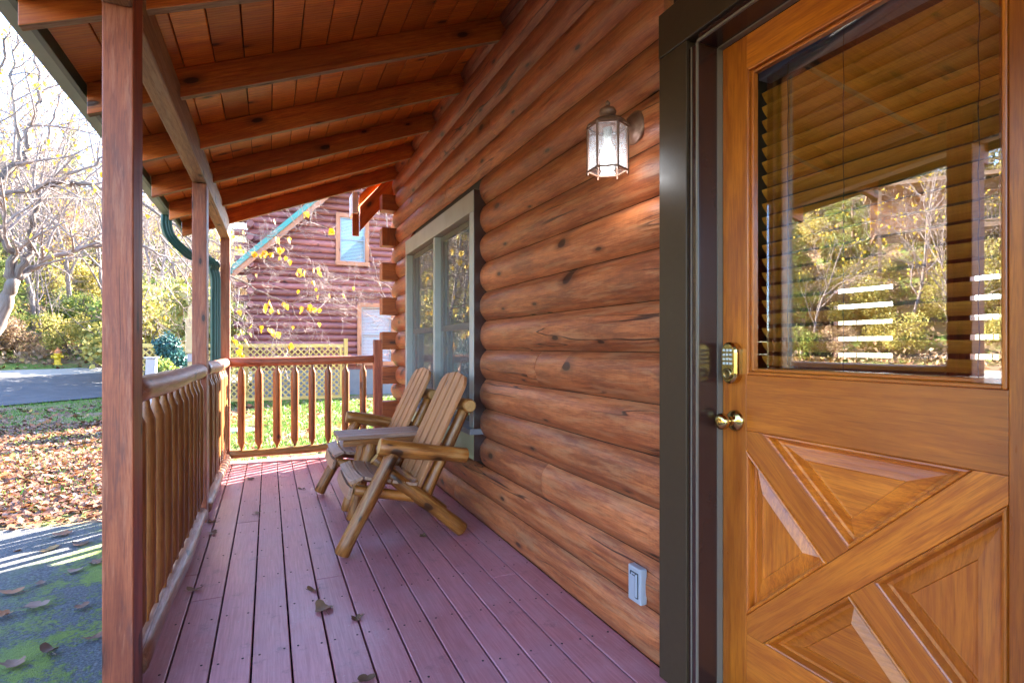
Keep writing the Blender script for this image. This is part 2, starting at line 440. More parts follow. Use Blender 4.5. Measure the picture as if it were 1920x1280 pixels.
M['ngreen'] = plain('teal green roof metal', (0.03, 0.20, 0.17), 0.4, 0.0, 0.15, 4)
M['white'] = plain('white painted board', (0.72, 0.73, 0.76), 0.5, 0.0, 0.1, 6)
M['shingle'] = plain('dark roof shingle', (0.05, 0.06, 0.05), 0.85, 0.0, 0.4, 8, bump=0.5)
M['concrete'] = plain('grey concrete', (0.19, 0.19, 0.20), 0.85, 0.0, 0.3, 6, bump=0.4)
M['inside'] = plain('dark interior', (0.045, 0.03, 0.022), 0.8, 0.0, 0.2, 2)
M['nblind'] = plain('pale blue blind', (0.46, 0.56, 0.64), 0.6, 0.0, 0.08, 6)
M['hydrant'] = plain('yellow hydrant paint', (0.72, 0.46, 0.03), 0.45, 0.0, 0.15, 8)
M['hydcap'] = plain('orange hydrant cap', (0.62, 0.2, 0.06), 0.45, 0.0, 0.15, 8)
M['tanbox'] = plain('tan painted box', (0.42, 0.36, 0.20), 0.5, 0.0, 0.15, 8)
M['greybox'] = plain('grey painted metal box', (0.26, 0.28, 0.33), 0.45, 0.0, 0.1, 8)
M['nail'] = plain('dark nail head', (0.03, 0.02, 0.022), 0.6, 0.3, 0.2, 50)

def deckmat():
    t = NT('mauve deck stain')
    g = t.attr('gco'); p = t.pos(); rnd = t.attr('rnd', 'Fac')
    fine = t.noise(t.vm('MULTIPLY', g, (5, 120, 120)), 1, 4, 0.65)
    big = t.noise(p, 1.6, 5, 0.65)
    c = t.mix(t.sm(fine, 0.3, 0.75), (0.36, 0.120, 0.130), (0.50, 0.195, 0.208))
    v = t.math('MULTIPLY_ADD', rnd, 0.26, 0.87)
    c = t.mix(1.0, c, t.comb(v, v, v), 'MULTIPLY')
    c = t.mix(t.math('MULTIPLY', t.sm(big, 0.45, 0.7), 0.4), c, (0.45, 0.24, 0.29))
    sc = t.sm(t.noise(p, 9, 7, 0.75), 0.56, 0.68)
    c = t.mix(t.math('MULTIPLY', sc, 0.5), c, (0.12, 0.050, 0.065))
    path = t.sm(t.noise(t.vm('MULTIPLY', p, (2.2, 0.8, 1)), 1.3, 6, 0.7), 0.46, 0.62)
    c = t.mix(t.math('MULTIPLY', path, 0.30), c, (0.40, 0.21, 0.235))
    scr = t.sm(t.math('ABSOLUTE', t.math('SUBTRACT', t.noise(t.vm('MULTIPLY', t.vm('ADD', p, t.vm('SCALE', g, 0.02)), (9, 4, 1)), 2.0, 4, 0.7, 1.5), 0.5)), 0.0, 0.010, 1, 0)
    c = t.mix(t.math('MULTIPLY', t.math('MULTIPLY', scr, path), 0.5), c, (0.52, 0.38, 0.38))
    sp = t.sm(t.noise(p, 38, 3, 0.6), 0.68, 0.73)
    c = t.mix(t.math('MULTIPLY', sp, 0.5), c, (0.48, 0.33, 0.32))
    t.bump(t.math('ADD', fine, t.math('MULTIPLY', big, 0.4)), 0.25, 0.002)
    return t.set(col=c, rough=t.math('MULTIPLY_ADD', big, 0.25, 0.22), spec=0.5)
M['deck'] = deckmat()
def asphaltmat():
    t = NT('old asphalt')
    p = t.pos()
    n1 = t.noise(p, 90, 3, 0.7); n2 = t.noise(p, 2.5, 5, 0.6)
    c = t.mix(t.sm(n1, 0.35, 0.7), (0.035, 0.036, 0.042), (0.11, 0.11, 0.125))
    c = t.mix(t.math('MULTIPLY', t.sm(n2, 0.4, 0.7), 0.5), c, (0.13, 0.125, 0.125))
    t.bump(n1, 0.7, 0.006)
    return t.set(col=c, rough=0.85)
M['asphalt'] = asphaltmat()
def drivemat():
    t = NT('mossy asphalt drive')
    p = t.pos(); q = t.sep(p)
    n1 = t.noise(p, 75, 3, 0.7); n2 = t.noise(p, 2.3, 6, 0.65)
    c = t.mix(t.sm(n1, 0.35, 0.7), (0.035, 0.036, 0.040), (0.125, 0.125, 0.135))
    # moss grows in patches along the porch side
    near = t.math('MULTIPLY', t.sm(q[0], -1.75, -0.95), t.sm(q[1], 6.4, 5.2, 0.0, 1.0))
    mn = t.noise(t.vm('MULTIPLY', p, (1.0, 0.75, 1)), 3.2, 7, 0.72)
    mh = t.noise(p, 34, 5, 0.75)
    ms = t.math('MULTIPLY', t.sm(t.math('ADD', mn, t.math('MULTIPLY', t.math('SUBTRACT', mh, 0.5), 0.55)), 0.44, 0.58), near)
    mc = t.mix(t.noise(p, 26, 5, 0.7), (0.075, 0.115, 0.020), (0.23, 0.29, 0.04))
    c = t.mix(ms, c, mc)
    t.bump(t.math('ADD', n1, t.math('MULTIPLY', ms, t.math('MULTIPLY', t.noise(p, 120, 3, 0.7), 2.5))), 0.8, 0.008)
    return t.set(col=c, rough=0.9)
M['drive'] = drivemat()
def groundmat():
    t = NT('leafy ground')
    p = t.pos()
    n1 = t.noise(p, 14, 6, 0.7); n2 = t.noise(p, 0.55, 5, 0.6); n3 = t.noise(p, 45, 3, 0.7)
    dirt = t.mix(t.sm(n1, 0.35, 0.65), (0.12, 0.075, 0.045), (0.34, 0.23, 0.15))
    grass = t.mix(t.sm(n1, 0.3, 0.7), (0.055, 0.105, 0.022), (0.19, 0.25, 0.06))
    c = t.mix(t.sm(t.math('ADD', n2, t.math('MULTIPLY', t.math('SUBTRACT', n1, 0.5), 0.5)), 0.43, 0.58), dirt, grass)
    t.bump(n3, 0.8, 0.02)
    return t.set(col=c, rough=0.95, spec=0.1)
M['ground'] = groundmat()
M['gravel'] = plain('pale gravel', (0.42, 0.38, 0.33), 0.9, 0.0, 0.4, 20, bump=0.6)
M['bark'] = wood('pale grey bark', (0.13, 0.095, 0.08), (0.30, 0.24, 0.21), (0.06, 0.045, 0.04), ring=0.05, knots=0.1, cracks=0.5, rough=0.85, blotch=0.5, var=0.25, bump=0.6)
M['twig'] = plain('pale twig bark', (0.25, 0.195, 0.18), 0.8, 0.0, 0.4, 20)
M['dbark'] = plain('brown bark', (0.15, 0.10, 0.075), 0.9, 0.0, 0.4, 12, bump=0.6)
M['yleaf'] = leafmat('yellow leaf', [(0, (0.62, 0.34, 0.008)), (0.5, (0.74, 0.46, 0.012)), (1, (0.78, 0.56, 0.06))], 0.3)
M['dryleaf'] = leafmat('dry fallen leaf', [(0, (0.06, 0.026, 0.016)), (0.25, (0.15, 0.052, 0.024)), (0.45, (0.24, 0.12, 0.085)), (0.62, (0.34, 0.105, 0.02)), (0.75, (0.20, 0.09, 0.06)), (0.88, (0.40, 0.27, 0.22)), (1, (0.46, 0.23, 0.03))], 0.15, 0.5)
M['deckleaf'] = leafmat('brown curled leaf', [(0, (0.10, 0.05, 0.03)), (0.5, (0.2, 0.10, 0.05)), (1, (0.34, 0.2, 0.12))], 0.1, 0.55)
M['grass'] = leafmat('grass blade', [(0, (0.04, 0.115, 0.015)), (0.6, (0.10, 0.23, 0.025)), (1, (0.24, 0.33, 0.07))], 0.3, 0.5)
M['fol_green'] = leafmat('evergreen foliage', [(0, (0.06, 0.115, 0.03)), (0.4, (0.17, 0.24, 0.05)), (0.75, (0.34, 0.37, 0.07)), (1, (0.52, 0.47, 0.12))], 0.4, 0.5)
M['fol_olive'] = leafmat('olive autumn foliage', [(0, (0.20, 0.21, 0.05)), (0.4, (0.42, 0.37, 0.09)), (0.75, (0.62, 0.50, 0.13)), (1, (0.72, 0.58, 0.22))], 0.42, 0.5)
M['fol_tan'] = leafmat('dry brown foliage', [(0, (0.20, 0.12, 0.07)), (0.5, (0.42, 0.27, 0.16)), (0.85, (0.58, 0.41, 0.28)), (1, (0.62, 0.45, 0.14))], 0.3, 0.6)
M['fol_blue'] = leafmat('blue green foliage', [(0, (0.02, 0.06, 0.06)), (0.5, (0.035, 0.12, 0.115)), (1, (0.07, 0.2, 0.18))], 0.2, 0.5)
M['needle'] = leafmat('pine needle', [(0, (0.08, 0.13, 0.03)), (0.5, (0.22, 0.28, 0.06)), (1, (0.46, 0.48, 0.14))], 0.3, 0.4)

# ------------------------------------------------------------------ terrain
GZ = -0.30
def sdist(x, y): return (x + 9) * -0.73 + (y - 27) * 0.68       # metres beyond the far edge of the road
def hgt(x, y):
    s = sdist(x, y)
    if s < -7: h = 0.0
    elif s < -1: h = (s + 7) / 6 * 0.45
    elif s < 3: h = 0.45 + (s + 1) / 4 * 0.5
    else:
        q = s - 3
        h = 0.95 + min(q, 34) * 0.50 + max(0, q - 34) * 0.1
        h += (mnoise.noise(Vector((x * 0.12, y * 0.12, 0.3)))) * min(1.6, q * 0.2)
    if y > 30 and s < 3: h += min(8, (y - 30) * 0.22)
    return GZ + h + 0.02 * mnoise.noise(Vector((x * 0.7, y * 0.7, 1.7)))
def ghit(px, py, tmax=160):
    r = ray(px, py); t = 1.0
    while t < tmax:
        p = Vector((0, 0, CAM_H)) + r * t
        if p.z < hgt(p.x, p.y): return p
        t += 0.1
    return p

def grid_mesh(name, xs, ys, zf, mat, kind):
    mb = MB()
    nx, ny = len(xs), len(ys)
    vs = [(x, y, zf(x, y)) for x in xs for y in ys]
    fs = [(i * ny + j, (i + 1) * ny + j, (i + 1) * ny + j + 1, i * ny + j + 1) for i in range(nx - 1) for j in range(ny - 1)]
    mb.add(vs, fs, 0, True, None, 0.5)
    return tag(mb.build(name, mat), kind=kind)
def span(a, b, n, e=1.0): return [a + (b - a) * (i / n) ** e for i in range(n + 1)]
xs = sorted(set([-400, -300, -220, -160, -120, -95] + span(-80, -12, 50) + span(-11.5, 12, 60) + [14, 17, 21, 26, 34, 50, 80, 130, 220, 400]))
ys = sorted(set([-400, -250, -150, -90, -60] + span(-45, 0, 30) + span(0.8, 34, 62) + span(36, 90, 36) + [105, 130, 170, 240, 400]))
grid_mesh('ground', xs, ys, hgt, M['ground'], 'structure')

def strip(name, s0, s1, t0, t1, ns, nt, lift, mat):
    mb = MB()
    def pt(s, t):
        x = -9 - 0.7318 * s + 0.6817 * t + 0.0
        y = 27 + 0.6817 * s + 0.7318 * t
        return (x, y, hgt(x, y) + lift)
    vs = [pt(s0 + (s1 - s0) * i / ns, t0 + (t1 - t0) * j / nt) for i in range(ns + 1) for j in range(nt + 1)]
    fs = [(i * (nt + 1) + j, i * (nt + 1) + j + 1, (i + 1) * (nt + 1) + j + 1, (i + 1) * (nt + 1) + j) for i in range(ns) for j in range(nt)]
    mb.add(vs, fs, 0, True, None, 0.5)
    return tag(mb.build(name, mat), kind='structure')
strip('road', -8.2, -1.6, -60, 60, 14, 200, 0.035, M['asphalt'])
strip('road_shoulder', -1.6, 0.1, -60, 60, 4, 200, 0.030, M['gravel'])
# parking pad beside the porch
mb = MB()
poly = []
rg = random.Random(4)
nxs, nys = 40, 60
def pad_edge(x): return 5.85 - 0.10 * (x + 2) + 0.12 * mnoise.noise(Vector((x * 2.3, 0, 5)))
vs, fs = [], []
for i in range(nxs + 1):
    x = -9 + (9 - 0.5) * i / nxs
    e = pad_edge(x)
    for j in range(nys + 1):
        y = -9 + (e + 9) * j / nys
        vs.append((x, y, hgt(x, y) + 0.012 + 0.004 * mnoise.noise(Vector((x * 3, y * 3, 0)))))
for i in range(nxs):
    for j in range(nys):
        a = i * (nys + 1) + j
        fs.append((a, a + nys + 1, a + nys + 2, a + 1))
mb.add(vs, fs, 0, True, None, 0.5)
tag(mb.build('driveway', M['drive']), kind='structure')

# ------------------------------------------------------------------ the log cabin
PITCH, Z0 = 0.2032, -0.02
XW = 1.389                       # depth of the joints; logs bulge to about 1.345
cabin = thing('log_cabin', 'brown stained log cabin with a wooden half glass front door on the porch', 'cabin', (1.37, 3.0, 0))
DY0, DY1 = 0.41, 1.641           # outer edges of door casing
WY0, WY1 = 3.592, 5.66           # outer edges of window trim
WALL_Y0, WALL_Y1 = -2.6, 6.55
def course(mb, z, y0, y1, xw=XW, bulge=0.052, h=PITCH - 0.0032, step=0.09, sgn=-1, seed=0):
    """one D shaped log course along Y facing sgn*X"""
    rg = mb.rng
    n = max(2, int((y1 - y0) / step))
    prof = []
    K = 12
    for k in range(K + 1):
        u = k / K
        a = (u * 2 - 1)
        prof.append((1 - abs(a) ** 2.5, u))
    o = mb.goff(0.02); ph = rg.uniform(0, 50)
    vs, gs = [], []
    for i in range(n + 1):
        y = y0 + (y1 - y0) * i / n
        endr = min(1.0, min(y - y0, y1 - y) / 0.018)
        for b, u in prof:
            wob = mnoise.noise(Vector((y * 1.6, z * 3 + u * 2.2, ph))) * 0.0035 + mnoise.noise(Vector((y * 5, u * 5, ph))) * 0.0016
            d = bulge * b * (0.90 + 0.10 * endr) + wob * min(1, b * 2) - (0.004 * (1 - endr))
            zz = z + u * h
            vs.append((xw + sgn * d, y, zz))
            gs.append(Vector((y, d - 0.10, (u - 0.5) * h)) + o)
    fs = []
    for i in range(n):
        for k in range(K):
            a = i * (K + 1) + k
            fs.append((a, a + 1, a + K + 2, a + K + 1) if sgn > 0 else (a, a + K + 1, a + K + 2, a + 1))
    r = rg.random()
    mb.add(vs, fs, 0, True, gs, r)
    for e in (0, n):                                     # end faces
        ring = list(range(e * (K + 1), (e + 1) * (K + 1)))
        mb.add([vs[q] for q in ring], [tuple(range(K + 1))[::-1] if (e == 0) == (sgn < 0) else tuple(range(K + 1))], 0, False, [gs[q] for q in ring], r)
mb = MB(11)
rg = random.Random(21)
for k in range(18):
    z = Z0 + PITCH * k
    zt = z + PITCH
    spans_ = [(WALL_Y0, WALL_Y1)]
    def cut(sp, a, b):
        out = []
        for p, q in sp:
            if b <= p or a >= q: out.append((p, q)); continue
            if p < a: out.append((p, a))
            if b < q: out.append((b, q))
        return out
    if z < 2.42: spans_ = cut(spans_, DY0, DY1)
    if zt > 0.44 and z < 2.29: spans_ = cut(spans_, WY0, WY1)
    for a, b in spans_:
        cuts = [a]
        y = a + rg.uniform(1.0, 3.4)
        while y < b - 0.7:
            cuts.append(y); y += rg.uniform(2.2, 4.2)
        cuts.append(b)
        for p, q in zip(cuts[:-1], cuts[1:]):
            course(mb, z, p + (0.0012 if p != a else 0), q - (0.0012 if q != b else 0))
wall = mb.build('log_wall', M['log'], cabin)
# solid core behind the logs (with the openings left free)
mb = MB(12)
cx0, cx1 = XW + 0.012, XW + 0.10
mb.bx(cx0, cx1, WALL_Y0, DY0 + 0.10, Z0, 3.6)
mb.bx(cx0, cx1, DY0 + 0.10, DY1 - 0.18, 2.30, 3.6)
mb.bx(cx0, cx1, DY1 - 0.18, WY0 + 0.05, Z0, 3.6)
mb.bx(cx0, cx1, WY0 + 0.05, WY1 - 0.05, Z0, 0.5)
mb.bx(cx0, cx1, WY0 + 0.05, WY1 - 0.05, 2.28, 3.6)
mb.bx(cx0, cx1, WY1 - 0.05, WALL_Y1 - 0.02, Z0, 3.6)
mb.build('wall_core', M['inside'], cabin)
# end wall round the corner, back walls and main roof (these throw the porch into shade)
mb = MB(13)
for k in range(18):
    z = Z0 + PITCH * (k - 0.5)
    mb.box((4.4, 6.47, z + PITCH / 2), (6.0, 0.15, PITCH - 0.004))
mb.bx(7.3, 7.4, -2.6, 2.3, Z0, 3.5); mb.bx(7.3, 7.4, 3.6, 4.45, Z0, 3.5); mb.bx(7.3, 7.4, 5.25, 6.39, Z0, 3.5)
for a, b in ((2.3, 3.6), (4.45, 5.25)):
    mb.bx(7.3, 7.4, a, b, Z0, 1.0); mb.bx(7.3, 7.4, a, b, 2.1, 3.5)
mb.bx(1.5, 7.29, -2.7, -2.6, Z0, 3.5)
mb.build('outer_wall', M['logend'], cabin)
mb = MB(14)
def slab(mb, a, b, y0, y1, th, m=0):
    (x0, z0), (x1, z1) = a, b
    d = Vector((x1 - x0, 0, z1 - z0)).normalized(); nrm = Vector((-d.z, 0, d.x)) * th
    pts = [Vector((x0, y0, z0)), Vector((x1, y0, z1)), Vector((x1, y0, z1)) + nrm, Vector((x0, y0, z0)) + nrm]
    mb.prism(pts, (0, 1, 0), y1 - y0, m)
slab(mb, (1.42, 3.60), (4.6, 6.9), -3.0, 6.55, 0.12)
slab(mb, (7.9, 3.3), (4.62, 6.9), -3.0, 6.55, -0.12)
mb.prism([(1.5, 6.5, 3.55), (7.3, 6.5, 3.55), (4.5, 6.5, 6.7)], (0, 1, 0), 0.04)
mb.prism([(1.5, -2.68, 3.55), (7.3, -2.68, 3.55), (4.5, -2.68, 6.7)], (0, 1, 0), 0.04)
mb.build('main_roof', M['shingle'], cabin)
# room behind the door
mb = MB(15)
mb.bx(1.50, 7.29, -2.55, 6.38, -0.03, 0.0); mb.bx(1.50, 7.29, -2.55, 6.38, 2.62, 2.66)
mb.build('room_lining', M['inside'], cabin)
# crossed log ends at the far corner
for k, (a, b) in enumerate([(2.785, 2.967), (2.380, 2.587), (1.985, 2.186), (1.590, 1.786), (1.190, 1.390), (0.795, 0.995), (0.395, 0.595), (0.0, 0.195)]):
    mb = MB(100 + k)
    mb.bx(1.188, 1.39, 6.33, 6.50, a, b)
    mb.build('corner_log', M['logend'], cabin, 0.008)
for k in range(8):
    zc = 0.70 + 0.3975 * k - 0.40
    mb = MB(130 + k)
    mb.log((1.47, 6.40, zc), (1.47, 6.78, zc), 0.098, 0.094, 14, 0, 1, 4)
    mb.build('corner_log', [M['log'], M['white']], cabin)
# main roof overhang beyond the porch: barge rafter, soffit and white fascia end
mb = MB(160)
def para(mb, x0, z0, x1, z1, h, y0, th, m=0):
    mb.prism([(x0, y0, z0), (x1, y0, z1), (x1, y0, z1 + h), (x0, y0, z0 + h)], (0, 1, 0), th, m)
para(mb, 0.985, 2.575, 1.60, 3.32, 0.29, 6.62, 0.05)
mb.build('barge_rafter', M['rafter'], cabin, 0.003)
mb = MB(161)
mb.bx(0.90, 0.975, 6.62, 6.66, 2.52, 2.78)
mb.build('barge_end', M['rafter'], cabin, 0.003)
mb = MB(162)
mb.bx(0.90, 0.965, 6.62, 6.90, 2.79, 3.03)
mb.build('fascia_board', M['white'], cabin, 0.003)
mb = MB(163)
mb.prism([(0.99, 6.70, 2.90), (1.62, 6.70, 3.60), (1.62, 6.70, 3.70), (0.99, 6.70, 3.02)], (0, 1, 0), 0.8)
mb.build('roof_soffit', M['ceil'], cabin)

# ---- window
win = None
mb = MB(170)
XT = 1.300
mb.bx(XT, 1.42, WY0, WY1, 2.165, 2.31)                              # head
mb.bx(XT, 1.42, WY0, WY0 + 0.085, 0.655, 2.162)                       # near jamb
mb.bx(XT, 1.42, WY1 - 0.06, WY1, 0.655, 2.162)                        # far jamb
mb.bx(XT + 0.008, 1.42, 4.585, 4.640, 0.655, 2.162)                   # mullion
win = mb.build('window', M['wtrim'], cabin, 0.003)
mb = MB(169); mb.bx(XT + 0.004, 1.42, WY0 - 0.012, WY0 - 0.0008, 0.43, 2.308); mb.build('trim_gap_shade', M['jamb'], win)  # dark strip added to stand for the shaded gap beside the trim
mb = MB(171); mb.bx(XT - 0.03, 1.42, WY0 - 0.02, WY1 + 0.02, 0.612, 0.652)
mb.build('window_sill', plain('grey window sill', (0.16, 0.155, 0.17), 0.4), win, 0.003)
mb = MB(172); mb.bx(XT + 0.008, 1.42, WY0, WY1, 0.43, 0.610)
mb.build('window_apron', plain('pale green window apron', (0.38, 0.40, 0.22), 0.5, 0, 0.2, 5), win, 0.003)
for a, b in ((WY0 + 0.087, 4.583), (4.642, WY1 - 0.062)):
    for z0, z1, xo in ((1.355, 2.160, 0.0), (0.657, 1.395, 0.020)):
        mb = MB(180); x0, x1 = 1.365 + xo, 1.385 + xo - 0.002
        fw = 0.055
        mb.bx(x0, x1, a, a + fw, z0, z1); mb.bx(x0, x1, b - fw, b, z0, z1)
        mb.bx(x0, x1, a + fw, b - fw, z1 - fw * 0.8, z1); mb.bx(x0, x1, a + fw, b - fw, z0, z0 + fw * 0.8)
        mb.build('sash', M['sash'], win, 0.002)
        mb = MB(181); mb.bx(x0 + 0.006, x0 + 0.010, a + fw, b - fw, z0 + fw * 0.8, z1 - fw * 0.8)
        mb.build('window_pane', M['wglass'], win)
    mb = MB(182); mb.bx(1.3562, 1.3575, a + 0.012, b - 0.012, 0.672, 2.148)
    mb.build('insect_screen', M['screen'], win)
    mb = MB(183)
    vs, fs, n = [], [], 60
    for i in range(n + 1):
        y = a + (b - a) * i / n
        x = 1.47 + 0.014 * math.sin(i * 1.4) + 0.005 * math.sin(i * 0.37)
        vs += [(x, y, 0.6), (x + 0.004, y, 1.36 if a > 4.6 else 1.36)]
    fs = [(2 * i, 2 * i + 2, 2 * i + 3, 2 * i + 1) for i in range(n)]
    mb.add(vs, fs, 0, True, None, 0.5)
    mb.build('curtain', M['curtain'], win)

# ---- door casing and door
mb = MB(200)
mb.bx(1.325, 1.40, 1.496, DY1, 0.0, 2.282)
mb.bx(1.325, 1.40, DY0, 0.556, 0.0, 2.282)
mb.bx(1.323, 1.40, DY0, DY1 + 0.002, 2.285, 2.445)
casing = mb.build('door_casing', M['casing'], cabin, 0.003)
mb = MB(201)
mb.bx(1.336, 1.47, 1.449, 1.4955, 0.03, 2.252); mb.bx(1.352, 1.47, 0.508, 0.5555, 0.03, 2.252)
mb.bx(1.336, 1.47, 0.556, 1.4485, 2.252, 2.284)
mb.build('door_jamb', M['jamb'], casing, 0.002)
mb = MB(202)
mb.bx(1.328, 1.336, 1.449, 1.4530, 0.03, 2.252); mb.bx(1.328, 1.336, 0.5565, 1.4485, 2.252, 2.260)
mb.bx(1.333, 1.3358, 1.4790, 1.4835, 0.03, 2.252)
mb.bx(1.418, 1.440, 1.4445, 1.4488, 0.03, 2.25); mb.bx(1.418, 1.440, 0.556, 1.444, 2.2465, 2.2518)
mb.build('seal_strip', M['strip'], casing)
mb = MB(203); mb.bx(1.30, 1.50, 0.556, 1.4488, 0.0, 0.045)
mb.build('threshold', M['casing'], cabin, 0.003)

XD = 1.44
DA, DB = 0.52, 1.444                  # hinge edge, latch edge
GA, GB, GZ0, GZ1 = 0.640, 1.330, 1.128, 2.135
PB, PT = 0.275, 0.945                 # lower panel field
mb = MB(210)
mb.bx(XD, XD + 0.045, DA, GA, 0.055, 2.246); mb.bx(XD, XD + 0.045, GB + 0.012, DB, 0.055, 2.246)
mb.bx(XD + 0.0006, XD + 0.0445, GA, GB + 0.012, GZ1, 2.246)
mb.bx(XD + 0.0006, XD + 0.0445, GA, GB + 0.012, PT, GZ0)
mb.bx(XD + 0.0006, XD + 0.0445, GA, GB + 0.012, 0.055, PB)
door = mb.build('door', M['door'], cabin, 0.0022)
pa, pb = GA, GB + 0.012
def yz(y, z, x=XD): return Vector((x, y, z))
# cross braces of the lower half
bw = 0.088
pL, pR = yz(pb, PB), yz(pa, PT)        # rising towards the hinge side
dv = (pR - pL).normalized(); nv = Vector((0, -dv.z, dv.y))
if nv.z < 0: nv = -nv
def clip_poly(poly, ylo, yhi, zlo, zhi):
    def cl(pts, f):
        out = []
        for i in range(len(pts)):
            a, b = pts[i], pts[(i + 1) % len(pts)]
            fa, fb = f(a), f(b)
            if fa >= 0: out.append(a)
            if (fa >= 0) != (fb >= 0): out.append(a + (b - a) * (fa / (fa - fb)))
        return out
    for f in (lambda p: p.y - ylo, lambda p: yhi - p.y, lambda p: p.z - zlo, lambda p: zhi - p.z): poly = cl(poly, f)
    return poly
def band(p, q, wd):
    d = (q - p).normalized(); n = Vector((0, -d.z, d.y)); 
    return [p - d * 0.2 - n * wd / 2, q + d * 0.2 - n * wd / 2, q + d * 0.2 + n * wd / 2, p - d * 0.2 + n * wd / 2]
def halfclip(poly, p, n):
    out = []
    for i in range(len(poly)):
        a, b = poly[i], poly[(i + 1) % len(poly)]
        fa, fb = (a - p).dot(n), (b - p).dot(n)
        if fa >= 0: out.append(a)
        if (fa >= 0) != (fb >= 0): out.append(a + (b - a) * (fa / (fa - fb)))
    return out
mb = MB(211)
B1 = clip_poly(band(pL, pR, bw), pa + 0.0005, pb - 0.0005, PB + 0.0005, PT - 0.0005)
mb.prism(B1, (1, 0, 0), 0.040)
mb.v = [(x + 0.001, y, z) for x, y, z in mb.v]
mb.build('cross_brace', M['door'], door, 0.002)
qL, qR = yz(pb, PT), yz(pa, PB)
B2 = clip_poly(band(qL, qR, bw), pa + 0.0005, pb - 0.0005, PB + 0.0005, PT - 0.0005)
for sg in (1, -1):
    half = halfclip(B2, (pL + pR) / 2 + nv * sg * (bw / 2 + 0.0006), nv * sg)
    mb = MB(212 + sg); mb.prism([p + Vector((0.0015, 0, 0)) for p in half], (1, 0, 0), 0.039)
    mb.build('cross_brace', M['door'], door, 0.002)
# four raised triangular panels
d2 = (qR - qL).normalized(); n2 = Vector((0, -d2.z, d2.y))
if n2.z < 0: n2 = -n2
full = [yz(pa, PB), yz(pb, PB), yz(pb, PT), yz(pa, PT)]
ctr = (pL + pR) / 2
def inset(poly, d):
    c = sum(poly, Vector()) / len(poly)
    k = len(poly); out = []
    lines = []
    for i in range(k):
        a, b = poly[i], poly[(i + 1) % k]
        e = (b - a).normalized(); n = Vector((0, -e.z, e.y))
        if (c - a).dot(n) < 0: n = -n
        lines.append((a + n * d, e))
    for i in range(k):
        (p, e), (q, f) = lines[i - 1], lines[i]
        det = e.y * -f.z + f.y * e.z
        r = q - p
        t = (r.y * -f.z + f.y * r.z) / det
        out.append(p + e * t)
    return out
for s1 in (1, -1):
    for s2 in (1, -1):
        tri = halfclip(halfclip(full, ctr + nv * s1 * bw / 2, nv * s1), ctr + n2 * s2 * bw / 2, n2 * s2)
        tri = [p for i, p in enumerate(tri) if (p - tri[i - 1]).length > 0.004]
        if len(tri) > 3:
            # keep the three longest-edge corners
            tri = tri[:4] if len(tri) > 4 else tri
        rings = [(0.0, 0.003), (0.002, -0.003), (0.006, -0.0045), (0.010, -0.002), (0.013, 0.006), (0.016, 0.020), (0.024, 0.022), (0.058, 0.008), (0.060, 0.012), (0.065, 0.0125)]
        mb = MB(220 + s1 * 2 + s2)
        vs, gs = [], []
        L = len(tri); o = mb.goff()
        vert_grain = (s1 * s2 < 0)
        for ins, dx in rings:
            for p in inset(tri, ins + 0.0003):
                vs.append((XD + dx, p.y, p.z)); gs.append(Vector((p.y, p.z, dx) if not vert_grain else (p.z, p.y, dx)) + o)
        fs = []
        for i in range(len(rings) - 1):
            for k in range(L):
                k2 = (k + 1) % L
                fs.append((i * L + k, i * L + k2, (i + 1) * L + k2, (i + 1) * L + k))
        fs.append(tuple(range((len(rings) - 1) * L, len(rings) * L)))
        fs = [f[::-1] for f in fs]
        mb.add(vs, fs, 0, False, gs)
        mb.build('door_panel', M['door'], door)
# glazing bead, pane, blind
mb = MB(230)
bd = 0.016
for x0, x1, k in ((XD - 0.004, XD + 0.012, 0.0), (XD + 0.008, XD + 0.030, 0.011)):
    a, b, c, d = GA + k, GB + 0.0115 - k, GZ0 + k, GZ1 - k
    w_ = 0.0108
    mb.bx(x0, x1, a + 0.0003, a + w_, c + 0.0003, d - 0.0003); mb.bx(x0, x1, b - w_, b, c + 0.0003, d - 0.0003)
    mb.bx(x0, x1, a + w_, b - w_, d - w_, d - 0.0004); mb.bx(x0, x1, a + w_, b - w_, c + 0.0004, c + w_)
mb.build('glazing_bead', M['door'], door, 0.003)
mb = MB(231)
tw = R(6.4)                                  # skew added to the pane only to place the post's reflection
yc, xc = (GA + GB + 0.012) / 2, XD + 0.042
hw, hh = (GB + 0.012 - GA) / 2 - 0.012, (GZ1 - GZ0) / 2 - 0.012
rot = Matrix.Rotation(-tw, 3, 'Z')
mb.box((xc, yc, (GZ0 + GZ1) / 2), (0.004, hw * 2, hh * 2), rot)
mb.build('glass_pane', M['glass'], door)
mb = MB(232)
z = 1.172
tl = R(48)
while z < 2.105:
    rows = []
    y0, y1 = GA - 0.03, GB + 0.03
    o = mb.goff(0.05)
    tj = tl + R(mb.rng.uniform(-1.2, 1.2))
    for side, th in ((0, 0.0), (1, 0.0026)):
        for q in range(6):
            u = -0.0215 + 0.043 * q / 5
            v = 0.0035 * (1 - (u / 0.0215) ** 2) * -1 + th
            rows.append((XD + 0.105 + u * math.cos(tj) + v * math.sin(tj), z - u * math.sin(tj) + v * math.cos(tj), u, v))
    vs = [(x, y, zz) for y in (y0, y1) for x, zz, u, v in rows]
    gs = [Vector((y, u, v)) + o for y in (y0, y1) for x, zz, u, v in rows]
    fs = []
    for q in range(5):
        fs.append((q, q + 1, 12 + q + 1, 12 + q)); fs.append((6 + q, 18 + q, 18 + q + 1, 6 + q + 1))
    fs += [(0, 12, 18, 6), (5, 11, 23, 17)]
    mb.add(vs, fs, 0, False, gs)
    z += 0.0468
mb.bx(XD + 0.08, XD + 0.13, GA - 0.03, GB + 0.03, 1.125, 1.148)
mb.build('blind', M['blind'], door)
